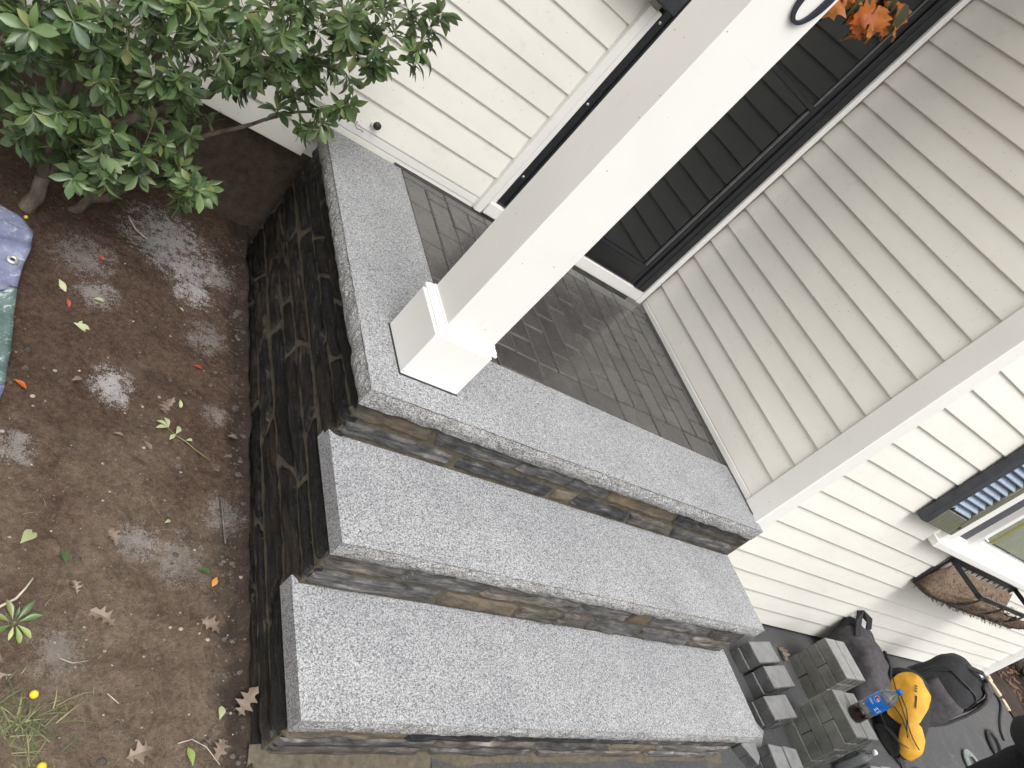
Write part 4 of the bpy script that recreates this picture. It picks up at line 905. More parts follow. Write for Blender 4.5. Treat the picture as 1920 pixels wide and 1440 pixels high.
lay('oak_leaf', oakm[2], 'rust brown curled leaf at the left edge beside the small green plant', -.487, -.402, .055, 200, group=GRP, dz=.012)
lay('oak_leaf', oakm[1], 'dark rust leaf lying just below the curled brown one at the left edge', -.470, -.432, .050, 170, group=GRP, dz=.010)
lay('oak_leaf', oakm[1], 'soil coloured oak leaf half buried beside the pale green sprig', -.239, .287, .060, 70, group=GRP, dz=.008)
lay('oak_leaf', oakm[2], 'small three pointed brown leaf beside the stone dust patch in front', -.338, -.090, .045, 300, group=GRP, dz=.008)
lay('oak_leaf', oakm[0], 'crumpled tan leaf among the pebbles along the step wall', -.118, -.284, .055, 330, group=GRP, dz=.012)
lay('oak_leaf', oakm[2], 'pale triangular leaf scrap on the left of the front soil', -.385, -.262, .035, 110, group=GRP)
lay('fallen_leaf', gl_['pale'], 'pale green leaf on edge nearest the tarpaulin grommet', -.543, .648, .040, 300, group=GRP, dz=.010, roll=.6)
lay('fallen_leaf', gl_['pale'], 'small pale yellow leaf on the red brown soil below the stone dust', -.455, .612, .036, 15, group=GRP, dz=.008)
lay('fallen_leaf', gl_['pale'], 'long pale green leaf folded in half near the green tarpaulin', -.490, .498, .046, 350, group=GRP, dz=.010, roll=.5)
lay('fallen_leaf', gl_['pale'], 'tiny pale leaf just above the folded green leaf', -.470, .516, .022, 250, group=GRP)
lay('fallen_leaf', gl_['pale'], 'pair half of pale leaves at the edge of the grey dust by the stone wall', -.205, .697, .022, 120, group=GRP)
lay('fallen_leaf', gl_['pale'], 'pale round leaf at the far left of the front soil', -.505, -.163, .050, 60, group=GRP, dz=.008, wd=1.3)
lay('fallen_leaf', gl_['pale'], 'small pale leaf pointing down in the middle of the soil', -.200, .345, .028, 280, group=GRP)
lay('fallen_leaf', gl_['pale'], 'pale oval leaf beside the curled brown oak leaf at the step foot', -.075, -.512, .034, 75, group=GRP, dz=.010, wd=1.2)
lay('fallen_leaf', gl_['pale'], 'pale leaf scrap beside the speckled dust in front', -.213, -.045, .022, 40, group=GRP)
lay('fallen_leaf', gl_['tan'], 'curled cream leaf below the white dust patch', -.357, .172, .026, 10, group=GRP, dz=.008)
lay('fallen_leaf', gl_['tan'], 'tan leaf sliver between the sprig and the stone wall', -.064, .263, .038, 15, group=GRP, dz=.008)
lay('fallen_leaf', gl_['tan'], 'faded brown leaf beside the white dust patch', -.470, .300, .036, 45, group=GRP, dz=.008)
lay('fallen_leaf', gl_['tan'], 'faded grey leaf left of the pale green sprig', -.283, .178, .034, 320, group=GRP, dz=.006)
lay('fallen_leaf', gl_['red'], 'bright red leaf on the brown soil near the stone wall', -.172, .480, .032, 10, group=GRP, dz=.008)
lay('fallen_leaf', gl_['red'], 'small orange red leaf near the tarpaulin grommet', -.515, .585, .028, 290, group=GRP, dz=.008)
lay('fallen_leaf', gl_['red'], 'red leaf lying under the shrub at the edge of the grey dust', -.465, .795, .034, 320, group=GRP, dz=.008)
lay('fallen_leaf', gl_['orange'], 'orange leaf poking out from under the green tarpaulin', -.592, .246, .034, 340, group=GRP, dz=.010)
lay('fallen_leaf', gl_['orange'], 'small amber leaf on the dark soil by the step wall', -.080, -.168, .026, 250, group=GRP, dz=.010, wd=1.4)
lay('fallen_leaf', gl_['green'], 'dark green leaf lying beside the amber leaf at the step wall', -.128, -.150, .040, 350, group=GRP, dz=.010)
lay('fallen_leaf', gl_['green'], 'dark green leaf pressed flat into the front soil', -.415, -.190, .036, 100, group=GRP, dz=.008, wd=1.3)
lay('fallen_leaf', gl_['green'], 'small green leaf in the brown soil beside the step wall', -.125, .580, .022, 60, group=GRP, dz=.006)
lay('fallen_leaf', gl_['new'], 'fresh green leaf at the bottom edge of the soil', -.130, -.605, .040, 100, group=GRP, dz=.012)
SP = thing('leaf_sprig', 'broken sprig of pale green leaves lying on the middle of the soil', 'sprig', (-.20, .215, soil_h(-.2, .215)))
pts = [(-.225, .238), (-.205, .222), (-.18, .205), (-.15, .19), (-.105, .172)]; MB().tube([(x, y, soil_h(x, y) + .006) for x, y in pts], [.0018, .0016, .0014, .0012, .001], 5).part('stem', MT['twig'], SP, True)
for yw, L, q in ((150, .034, 0), (195, .032, 0), (105, .036, 0), (70, .034, 1), (235, .026, 1), (20, .02, 2)):
    x, y = pts[q]; link('leaf', gl_['pale'], SP, (x, y, soil_h(x, y) + .010), (.2, -.1, rad(yw)), (L, L * 1.1, L))
def twig(label, pts, r, mat='dry_twig', lift=.006, group='twigs on the soil'):
    o = MB().tube([(x, y, soil_h(x, y) + lift + r) for x, y in pts], [r * (1 - .4 * i / (len(pts) - 1)) for i in range(len(pts))], 6).part('twig', MT[mat], None, True); return tag(o, label, 'twig', group)
twig('pale broken twig above the small green plant at the left', [(-.535, -.318), (-.515, -.304), (-.494, -.288), (-.480, -.262), (-.471, -.240)], .0032)
twig('thin straw bent in the soil near the oak leaf in front', [(-.395, -.395), (-.372, -.404), (-.345, -.398)], .0011)
twig('dark stick leaning along the foot of the stone wall', [(-.075, .06), (-.068, .02), (-.062, -.03), (-.058, -.07)], .0030, 'bark')
twig('thin curved stem beside the curled oak leaf at the bottom', [(-.16, -.56), (-.13, -.55), (-.10, -.565), (-.07, -.60)], .0012)
twig('short pale straw in the middle of the front soil', [(-.30, -.46), (-.275, -.478)], .0013)
twig('pale dead branch lying under the shrub on the grey dust', [(-.40, 1.02), (-.37, .98), (-.335, .955)], .0036)
twig('thin stem arching over the soil beside the grass', [(-.39, -.49), (-.37, -.475), (-.345, -.465), (-.33, -.462)], .0013, 'twig', .012)
# small rooted plant and grass
GP = thing('small_plant', 'small green weed seedling with pale leaves at the left edge of the soil', 'plant', (-.485, -.335, soil_h(-.485, -.335)))
c = Vector((-.487, -.335, soil_h(-.487, -.335)))
for i, (yw, L, k, t_) in enumerate(((300, .045, 'new', .3), (330, .048, 'new', .2), (265, .032, 'new', .1), (20, .05, 'green', -.5), (60, .052, 'green', -.6), (120, .05, 'green', -.5), (170, .045, 'green', -.4), (220, .046, 'green', -.2), (90, .03, 'green', -.9))):
    link('leaf', gl_[k], GP, c + Vector((math.cos(rad(yw)) * .008, math.sin(rad(yw)) * .008, .012)), (0, t_, rad(yw)), (L * .8, L * .62, L * .8))
MB().tube([c, c + Z_ * .014], .002, 5).part('stem', MT['twig'], GP)
rg_ = random.Random(4); mb = MB()
def blade(p, d, L, wd, droop):
    d = Vector(d).normalized(); s_ = d.cross(Z_).normalized() * wd; V = []
    for i in range(6):
        t_ = i / 5; q = Vector(p) + d * L * t_ * (.55 + .45 * t_) + Z_ * (L * (.55 * t_ - droop * t_ * t_)); k = (1 - t_ ** 2) * .95 + .05; V += [q - s_ * k, q + s_ * k]
    mb.add(V, [(2 * i, 2 * i + 1, 2 * i + 3, 2 * i + 2) for i in range(5)])
for _ in range(230):
    x = -.462 + rg_.gauss(0, .035); y = -.560 + rg_.gauss(0, .040); a = rg_.uniform(0, 6.28)
    if x > -.37: continue
    blade((x, y, soil_z(x, y) - .004), (math.cos(a) + .3, math.sin(a), 0), rg_.uniform(.03, .095), rg_.uniform(.0009, .0017), rg_.uniform(.35, .75))
for _ in range(90):
    x = rg_.uniform(-.55, -.03); y = rg_.uniform(-.64, .1); a = rg_.uniform(0, 6.28); blade((x, y, soil_z(x, y)), (math.cos(a), math.sin(a), 0), rg_.uniform(.012, .035), .0007, rg_.uniform(.4, .6))
o = mb.part('grass', MT['grass'], None); o['kind'] = 'stuff'; o['label'] = 'sparse yellow green grass blades at the corner of the soil'
for (x, y, lab) in ((-.432, -.472, 'round orange yellow berry on the soil at the grass edge'), (-.400, -.600, 'yellow flower head at the bottom edge by the grass'), (-.655, .835, 'tiny bright yellow flower under the shrub above the tarpaulin')):
    z = soil_h(x, y); r = .0085 if y < 0 else .006
    o = MB().lathe([(.15 * r, -r), (.7 * r, -.7 * r), (r, 0), (.75 * r, .66 * r), (.3 * r, .95 * r)], (x, y, z + r), 12).part('berry' if 'berry' in lab else 'flower_head', MT['yellow'], None, True); tag(o, lab, 'berry' if 'berry' in lab else 'flower')
# pebbles and clods
rp = random.Random(12); mb = MB()
def rock(p, r):
    V = []; n = 6; ph = rp.random() * 6
    for (h, k) in ((-.5, .55), (.05, 1.0), (.5, .62)):
        for j in range(n): a = ph + j * 6.283 / n; q = k * r * rp.uniform(.75, 1.2); V.append((p[0] + q * math.cos(a), p[1] + q * math.sin(a) * .85, p[2] + h * r))
    mb.add(V, [(k * n + j, k * n + (j + 1) % n, k * n + n + (j + 1) % n, k * n + n + j) for k in range(2) for j in range(n)] + [tuple(range(2 * n, 3 * n))])
for _ in range(1000):
    y = rp.uniform(-.75, 1.2); x = -abs(rp.gauss(0, .055)) - .004 if rp.random() < .42 else rp.uniform(-.75, 0)
    r = min(.014, .0018 + rp.expovariate(1 / .0017)); rock((x, y, soil_h(x, y) + r * .15), r)
o = mb.part('pebbles', MT['pebble'], None); o['kind'] = 'stuff'
mb = MB()
for _ in range(380):
    x, y = rp.uniform(-.62, -.004), rp.uniform(-.66, 1.0)
    if y > .1 and rp.random() < .5: continue
    r = .0012 + rp.expovariate(1 / .0011); rock((x, y, soil_h(x, y) + r * .25), min(r, .006))
o = mb.part('stone_chips', MT['mortar_chip'], None); o['kind'] = 'stuff'

# ------------------------------------------------------------------ loose pavers stacked beside the steps
def loose_paver(name, mat):
    L, W, H, ch = .197, .097, .0545, .003; x, y = L / 2, W / 2
    r = lambda e: [(-x + e, -y + e), (x - e, -y + e), (x - e, y - e), (-x + e, y - e)]
    v = [(a, b, 0) for a, b in r(ch)] + [(a, b, ch) for a, b in r(0)] + [(a, b, H - ch) for a, b in r(0)] + [(a, b, H) for a, b in r(ch)]
    f = [(3, 2, 1, 0)] + [(k * 4 + i, k * 4 + (i + 1) % 4, k * 4 + 4 + (i + 1) % 4, k * 4 + 4 + i) for k in range(3) for i in range(4)] + [(12, 13, 14, 15)]
    mb = MB().add(v, f)
    for sx in (-.055, .055):
        for s in (-1, 1): mb.box(sx - .004, sx + .004, s * y - (.0022 if s < 0 else -.0001), s * y + (.0022 if s > 0 else -.0001), .004, H - .008)
    for s in (-1, 1): mb.box(s * x - (.0022 if s < 0 else -.0001), s * x + (.0022 if s > 0 else -.0001), -.004, .004, .004, H - .008)
    return mesh(name, mb.v, mb.f, MT[mat])
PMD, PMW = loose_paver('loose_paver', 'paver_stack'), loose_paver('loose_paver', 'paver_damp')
rq = random.Random(6)
LVN = {0: 'bottom layer', 1: 'second layer', 2: 'third layer', 3: 'fourth layer', 4: 'top layer'}
def put_paver(me, x, y, z, yaw, label, group):
    o = link('loose_paver', me, None, (x, y, z), (0, 0, rad(yaw))); return tag(o, label, 'paver', group)
def stack(cx, cy, z0, n, label, me, yaw=0, first=0):
    for k in range(n):
        top = k == n - 1
        lv = 'top' if top else ('bottom' if k == 0 else ['bottom', 'second', 'third', 'fourth'][k])
        al = (n - 1 - k) % 2 == 0
        for s in (-1, 1):
            j = rq.uniform(-.003, .003)
            dx, dy = (s * .0502, j) if al else (j, s * .0502)
            a = rad(yaw); X = cx + dx * math.cos(a) - dy * math.sin(a); Y = cy + dx * math.sin(a) + dy * math.cos(a)
            side = ('left' if s < 0 else 'right') if al else ('front' if s < 0 else 'back')
            put_paver(me, X, Y, z0 + k * .0552, yaw + (90 if al else 0) + rq.uniform(-.8, .8), 'grey paver on the %s of the %s layer, %s' % (side, lv, label), 'pavers stacked beside the steps')
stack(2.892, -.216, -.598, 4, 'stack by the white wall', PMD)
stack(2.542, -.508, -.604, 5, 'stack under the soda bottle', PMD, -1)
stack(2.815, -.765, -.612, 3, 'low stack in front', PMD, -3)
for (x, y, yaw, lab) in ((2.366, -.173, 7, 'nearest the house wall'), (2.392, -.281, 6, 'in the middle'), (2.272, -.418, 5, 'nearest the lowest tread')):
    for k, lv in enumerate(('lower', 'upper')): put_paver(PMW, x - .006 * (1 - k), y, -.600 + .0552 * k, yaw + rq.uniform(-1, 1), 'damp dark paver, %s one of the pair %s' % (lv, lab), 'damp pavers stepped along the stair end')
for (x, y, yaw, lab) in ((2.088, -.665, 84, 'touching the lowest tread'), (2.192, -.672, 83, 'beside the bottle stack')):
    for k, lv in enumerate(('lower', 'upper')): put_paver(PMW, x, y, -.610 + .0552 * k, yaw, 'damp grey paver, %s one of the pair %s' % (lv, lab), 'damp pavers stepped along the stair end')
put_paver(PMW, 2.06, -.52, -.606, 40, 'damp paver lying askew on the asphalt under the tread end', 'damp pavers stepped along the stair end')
o = link('oak_leaf', oakm[0], None, (2.74, -.062, -.578), (.2, -.2, rad(260)), (.085, .085, .085)); tag(o, 'rust brown dead leaf on the asphalt between the steps and the paver stack', 'leaf')

# ------------------------------------------------------------------ bottles
def bottle(x, y, z, h, r, label, fill, cap, group=None):
    T = thing('soda_bottle' if fill else 'water_bottle', label, 'bottle', (x, y, z), group)
    k = h
    prof = [(.55 * r, 0), (.90 * r, .008 * k), (r, .05 * k), (.985 * r, .20 * k), (r, .24 * k), (r, .30 * k), (.985 * r, .32 * k), (.985 * r, .66 * k), (r, .68 * k), (.97 * r, .72 * k), (.80 * r, .79 * k), (.52 * r, .86 * k), (.33 * r, .905 * k), (.31 * r, .945 * k)]
    MB().lathe(prof, (x, y, z + .0005), 28).part('bottle_body', MT['plastic'], T, True)
    MB().lathe([(.33 * r, .928 * k), (.345 * r, .930 * k), (.345 * r, .985 * k), (.30 * r, k)], (x, y, z), 20).part('cap', MT[cap], T, True)
    if fill:
        MB().lathe([(.56 * r, -.0002), (.905 * r, .0078 * k), (1.006 * r, .05 * k), (.992 * r, .20 * k), (1.004 * r, .25 * k), (.5 * r, .252 * k)], (x, y, z), 28).part('cola', MT['cola'], T, True)
    return T
BX, BY, BZ, BH, BR = 2.515, -.512, -.327, .225, .036
SBt = bottle(BX, BY, BZ, BH, BR, 'plastic soda bottle with blue label and a little cola left, standing on the paver stack', True, 'cap_blue')
MB().lathe([(BR + .0006, .375 * BH), (BR + .0008, .38 * BH), (BR + .0008, .675 * BH), (BR + .0006, .68 * BH)], (BX, BY, BZ), 40, cap=False).part('label', MT['label_blue'], SBt, True)
ang0 = math.atan2(-1.19 - BY, -.854 - BX)
def onlabel(u, v, off):  # u metres round the bottle, v height: wraps flat print on the label
    a = ang0 + u / BR; return (BX + (BR + off) * math.cos(a), BY + (BR + off) * math.sin(a), BZ + v)
def print_poly(name, pts, mat, parent, off):
    return part(name, [onlabel(u, v, off) for u, v in pts], [tuple(range(len(pts)))], MT[mat], parent)
# round emblem: white disc, red upper and blue lower field with a wavy white band
ec = (-.014, .60 * BH); er = .0125
def disc(r, f0=0, f1=2 * math.pi, n=28): return [(ec[0] + r * math.cos(f0 + (f1 - f0) * i / n), ec[1] + r * math.sin(f0 + (f1 - f0) * i / n)) for i in range(n + 1)]
print_poly('emblem_ground', disc(er, 0, 2 * math.pi * 27 / 28, 27), 'white_print', SBt, .0012)
wv_ = [(ec[0] + er * .86 * (1 - 2 * i / 12), ec[1] + er * (.22 + .16 * math.sin(i / 12 * 5.4))) for i in range(13)]
print_poly('emblem_red', disc(er * .9, .27, math.pi - .30, 18) + wv_[::-1][1:-1], 'red_print', SBt, .0016)
wv_ = [(ec[0] + er * .86 * (1 - 2 * i / 12), ec[1] + er * (-.16 + .16 * math.sin(i / 12 * 5.4))) for i in range(13)]
print_poly('emblem_blue', disc(er * .9, math.pi + .30, 2 * math.pi - .22, 18) + wv_[1:-1], 'label_blue', SBt, .0016)
tc = bpy.data.curves.new('wordmark', 'FONT'); tc.body = 'pepsi'; tc.size = .0140; tc.align_x = 'LEFT'; tc.resolution_u = 3
to = bpy.data.objects.new('wordmark', tc); COL.objects.link(to); bpy.context.view_layer.update()
me = bpy.data.meshes.new_from_object(to.evaluated_get(bpy.context.evaluated_depsgraph_get())); bpy.data.objects.remove(to)
wvs = [onlabel(-.030 + v.co.x * .92, .475 * BH + v.co.y, .0013) for v in me.vertices]
part('wordmark', wvs, [tuple(p.vertices) for p in me.polygons], MT['white_print'], SBt)
for (u, v, l) in ((.012, .50, .011), (.012, .47, .009), (.012, .44, .011), (.028, .50, .009), (.028, .47, .009), (.028, .44, .007)):
    print_poly('fine_print', [(u, v * BH), (u + l, v * BH), (u + l, v * BH + .003), (u, v * BH + .003)], 'white_print', SBt, .0013)
bottle(2.775, -.560, -.601, .215, .031, 'clear water bottle with white cap standing behind the bottle stack', False, 'cap_white')
bottle(2.735, -.628, -.604, .205, .031, 'second clear water bottle, the nearer one beside the low paver stack', False, 'cap_white')

# ------------------------------------------------------------------ bags on the driveway
class Blob:
    def __init__(s, c, A, B, C_, e=.55, seed=0, amp=.018): s.c, s.A, s.B, s.C, s.e, s.seed, s.amp = Vector(c), Vector(A), Vector(B), Vector(C_), e, seed, amp
    def __call__(s, u, v, off=0.0):
        sp = lambda t: math.copysign(abs(t) ** s.e, t)
        a, b, c = sp(math.cos(v)) * sp(math.cos(u)), sp(math.cos(v)) * sp(math.sin(u)), sp(math.sin(v))
        p = s.c + s.A * a + s.B * b + s.C * c; d = (s.A.normalized() * a + s.B.normalized() * b + s.C.normalized() * c).normalized()
        n = noise.noise(p * 6 + Vector((s.seed, 0, 0))) + .6 * noise.noise(p * 15 + Vector((0, s.seed, 0))) + .35 * (1 - 2 * abs(noise.noise(p * 10 + Vector((0, 0, s.seed)))))
        q = p + d * (s.amp * n + off)
        q.z = max(q.z, drive_z(q.x, q.y) + .002 + .2 * off)
        return q
    def sheet(s, name, mat, parent, u0=0, u1=2 * math.pi, v0=-math.pi / 2, v1=math.pi / 2, off=0, nu=44, nv=28, rim=False):
        V = []; 
        for j in range(nv + 1):
            for i in range(nu + 1):
                a, b = i / nu, j / nv; o_ = off
                if rim: o_ = off * min(1, min(a, 1 - a) * 8, min(b, 1 - b) * 8) - (.006 if a in (0, 1) or b in (0, 1) else 0)
                V.append(s(u0 + (u1 - u0) * a, v0 + (v1 - v0) * b, o_))
        n = nu + 1; F = [(j * n + i, j * n + i + 1, (j + 1) * n + i + 1, (j + 1) * n + i) for j in range(nv) for i in range(nu)]
        if s.A.cross(s.B).dot(s.C) < 0: F = [q[::-1] for q in F]
        return part(name, V, F, mat, parent, True)
# big black and charcoal pack, standing
P1 = thing('backpack', 'large black and charcoal backpack standing upright near the end of the white wall', 'backpack', (4.1, -.2, -.60))
b1 = Blob((3.96, -.285, -.395), (.135, .03, .02), (-.02, .145, 0), (.05, .0, .205), .62, 3, .014)
b1.sheet('body', MT['black_cloth'], P1)
b1.sheet('front_pocket', MT['grey_cloth'], P1, rad(165), rad(245), rad(-52), rad(18), .022, 20, 20, True)
b1.sheet('side_pocket', MT['grey_cloth'], P1, rad(255), rad(310), rad(-50), rad(5), .016, 14, 16, True)
zp = MB(); zp.tube([b1(rad(a), rad(v), .010) for a, v in [(150, -50), (148, -20), (150, 15), (165, 42), (195, 52), (225, 50), (250, 38), (262, 10), (264, -20)]], .005, 6); zp.part('zip', MT['rubber'], P1, True)
for k, (u, w_) in enumerate(((272, 0), (300, 0))):
    pts = [b1(rad(u), rad(72), .012)] + [b1(rad(u + 2 * t_), rad(70 - t_ * 13.5), .012 + .026 * math.sin(math.pi * t_ / 10)) for t_ in range(1, 10)] + [b1(rad(u + 14), rad(-62), .008)]
    MB().flat(pts, [Vector((1, .15, 0))] * len(pts), .062, .016).part('shoulder_strap', MT['grey_cloth'], P1, True)
hp = [b1(rad(285), rad(74), .0), b1(rad(285), rad(80), .035), b1(rad(200), rad(86), .045), b1(rad(120), rad(82), .0)]
MB().flat(hp, Vector((.5, .8, 0)), .030, .007).part('grab_loop', MT['grey_cloth'], P1)
for (a, v) in ((250, -58), (282, -66)): 
    p = b1(rad(a), rad(v), .02); MB().flat([p, p + Vector((-.06, -.05, -.03)), Vector((p.x - .10, p.y - .085, drive_z(p.x, p.y - .08) + .006)), Vector((p.x - .16, p.y - .11, drive_z(p.x, p.y - .1) + .005))], Vector((.4, -.6, .2)), .024, .004).part('webbing', MT['rubber'], P1)
# yellow and black pack leaning in front
P2 = thing('backpack', 'yellow and black backpack with elastic cords leaning in front of the larger black backpack', 'backpack', (3.5, -.45, -.60))
Ld = Vector((.02, .77, .64)).normalized(); Wd = Vector((.10, -.64, .77)).normalized(); Dd = Wd.cross(Ld).normalized()
b2 = Blob((3.47, -.402, -.462), Wd * .115, Ld * .215, Dd * .085, .66, 8, .014)
b2.sheet('body', MT['black_cloth'], P2)
def q2(a, b, off):
    X, Y = math.copysign(abs(a) ** (1 / b2.e), a), math.copysign(abs(b) ** (1 / b2.e), b); r = math.hypot(X, Y)
    if r > .995: X, Y, r = X * .995 / r, Y * .995 / r, .995
    return b2(math.atan2(Y, X), math.acos(r), off)
pf = q2
def patch(name, mat, off, fn, nu=30, nv=30):
    V = []
    for j in range(nv + 1):
        for i in range(nu + 1):
            a, b = 2 * i / nu - 1, 2 * j / nv - 1; a, b = a * math.sqrt(1 - b * b * .42), b * math.sqrt(1 - a * a * .42); x, y = fn(a * .5 + .5, b * .5 + .5); V.append(q2(x, y, off if 0 < i < nu and 0 < j < nv else off - .016))
    n = nu + 1; F = [(j * n + i, j * n + i + 1, (j + 1) * n + i + 1, (j + 1) * n + i) for j in range(nv) for i in range(nu)]
    return part(name, V, F, MT[mat], P2, True)
def tap(b): return 1 - .45 * max(0, b - .55) ** 2 / .2
patch('yellow_panel', 'yellow_cloth', .012, lambda a, b: (.27 + (a - .5) * 1.52 * tap(b), -.26 + b * 1.20))
patch('lower_panel', 'yellow_cloth', .010, lambda a, b: (.58 + (a - .5) * .84, -.97 + b * .90))
patch('mesh_pocket', 'mesh_cloth', .022, lambda a, b: (-.28 + (a - .5) * 1.15, -.95 + b * (.66 - .20 * a)))
for pts in ([(-.22, .62), (-.05, .40), (.20, .10), (.38, -.12), (.42, -.30)], [(-.30, .12), (.0, .06), (.25, -.10), (.42, -.30), (.46, -.42)], [(-.42, .0), (-.44, -.16), (-.20, -.40), (.12, -.55), (.52, -.62)], [(.10, .34), (.34, .10), (.44, -.20), (.62, -.42), (.80, -.60)]):
    MB().tube([pf(x, y, .026) for x, y in pts], .0028, 5).part('elastic_cord', MT['rubber'], P2, True)
em = [pf(x, y, .0165) for x, y in ((.56, .42), (.62, .40), (.655, .14), (.59, .20))]
part('emblem', em, [(0, 1, 2, 3)], MT['rubber'], P2)
for k in range(3): part('emblem', [pf(x, y, .0165) for x, y in ((.52, .50 + k * .055), (.60, .48 + k * .055), (.60, .505 + k * .055), (.52, .525 + k * .055))], [(0, 1, 2, 3)], MT['rubber'], P2)
for s in (-.1, .25):
    p = pf(s, -.93, .0); MB().flat([p, p + Vector((.05, -.05, -.03)), Vector((p.x + .10, p.y - .10, drive_z(p.x, p.y) + .008)), Vector((p.x + .22, p.y - .08, drive_z(p.x, p.y) + .006))], Vector((.2, .6, .6)), .028, .004).part('webbing', MT['rubber'], P2)
# slumped black and grey holdall behind the wall stack
P3 = thing('holdall', 'slumped black and grey holdall bag between the paver stack and the white wall', 'bag', (3.25, -.2, -.60))
b3 = Blob((3.24, -.190, -.480), (.125, -.03, 0), (.03, .19, 0), (-.02, .05, .150), .7, 15, .034)
b3.sheet('body', MT['grey_cloth'], P3)
b3.sheet('end_panel', MT['black_cloth'], P3, rad(-30), rad(70), rad(-60), rad(62), .010, 20, 20, True)
pts = [b3(rad(60), rad(58), .0), b3(rad(80), rad(66), .05), b3(rad(120), rad(64), .075), b3(rad(150), rad(60), .05), b3(rad(170), rad(50), .0)]
MB().flat(pts, Vector((1, 0, .4)), .035, .008).part('handle', MT['black_cloth'], P3)
for k in range(3): MB().tube([b3(rad(-20 + k * 8 + 5 * math.sin(v / 9 + k)), rad(v), .014) for v in range(-55, 70, 12)], .008, 6).part('strap', MT['black_cloth'], P3, True)
b3.sheet('flap', MT['black_cloth'], P3, rad(95), rad(150), rad(20), rad(62), .012, 12, 12, True)

# ------------------------------------------------------------------ cord, hose, bed edging
def onroad(pts, r, lift=.0): return [(x, y, drive_z(min(x, 5.9), y) + r + lift) for x, y in pts]
def smooth_pts(p, n=6):
    o = []
    for i in range(len(p) - 1):
        p0, p1, p2, p3 = (Vector(p[max(i - 1, 0)] + (0,)), Vector(p[i] + (0,)), Vector(p[i + 1] + (0,)), Vector(p[min(i + 2, len(p) - 1)] + (0,)))
        for k in range(n):
            t_ = k / n; q = .5 * ((2 * p1) + (p2 - p0) * t_ + (2 * p0 - 5 * p1 + 4 * p2 - p3) * t_ ** 2 + (3 * p1 - p0 - 3 * p2 + p3) * t_ ** 3); o.append((q.x, q.y))
    return o + [p[-1]]
o = MB().tube(onroad(smooth_pts([(5.58, -.045), (5.60, -.075), (5.70, -.076), (5.80, -.088), (5.85, -.145), (5.80, -.216), (5.54, -.335), (5.42, -.407), (5.38, -.46)]), .008), .008, 6).part('power_cord', MT['rubber'], None, True); tag(o, 'black power cord trailing over the asphalt from the house corner', 'cord')
o = MB().tube(onroad([(5.60, -.098), (5.615, -.072), (5.64, -.07)], .012), .012, 8).part('plug', MT['hose'], None, True); tag(o, 'small grey plug end lying on the asphalt at the house corner', 'plug')
def loop(cx, cy, rx, ry, yaw, turns, n=26):
    o = []
    for i in range(int(n * turns) + 1):
        a = 2 * math.pi * i / n; k = 1 - .10 * i / n; x, y = rx * k * math.cos(a), ry * k * math.sin(a); c_, s_ = math.cos(rad(yaw)), math.sin(rad(yaw)); o.append((cx + x * c_ - y * s_ + .012 * i / n, cy + x * s_ + y * c_))
    return o
o = MB().tube(onroad(loop(4.47, -.615, .10, .075, 30, 3.2), .009, .004), .009, 6).part('hose', MT['hose'], None, True); tag(o, 'grey green coiled hose in three loops on the asphalt near the person', 'hose', 'loops of hose and cable on the asphalt')
o = MB().tube(onroad(loop(5.09, -.49, .12, .062, 35, 1.7), .010, .004), .010, 6).part('cable', MT['rubber'], None, True); tag(o, 'dark single cable loop on the asphalt farther out than the hose', 'cable', 'loops of hose and cable on the asphalt')
for k, (x, y, l, yaw) in enumerate(((5.945, .03, .12, 85), (5.935, -.07, .13, 100), (5.955, -.20, .10, 80))):
    mb = MB(); a = rad(yaw); V = []
    for z in (-.06, .022 - k * .006):
        for (p, q) in ((-1, -1), (1, -1), (1, 1), (-1, 1)): xx, yy = p * l * .5 * rq.uniform(.85, 1.1), q * .022 * rq.uniform(.7, 1.2); V.append((x + xx * math.cos(a) - yy * math.sin(a), y + xx * math.sin(a) + yy * math.cos(a), -.588 + z))
    o = mb.hexa(V).bevel('edging_stone', MT['edge_stone'], None, .006); tag(o, 'pale edging stone at the bed, the one %s' % ('against the house corner', 'in the middle of the row', 'farthest from the house')[k], 'edging', 'pale edging stones along the garden bed')
mb = MB(); rl = random.Random(2)
for _ in range(420):
    x, y = 6.35 + abs(rl.gauss(0, .35)), rl.uniform(-.5, .9); z = -.585 + .03 * noise.noise(Vector((x, y, 0)) * 5) + rl.uniform(0, .02); a = rl.uniform(0, 6.28); l = rl.uniform(.02, .06); d = Vector((math.cos(a), math.sin(a), rl.uniform(-.3, .5))) * l; s_ = Vector((-math.sin(a), math.cos(a), .3)) * l * .18
    p = Vector((x, y, z)); mb.add([p - s_, p + d - s_ * .5, p + d + s_ * .5, p + s_], [(0, 1, 2, 3)])
o = mb.part('bark_litter', MT['brown_litter'], None); o['kind'] = 'stuff'
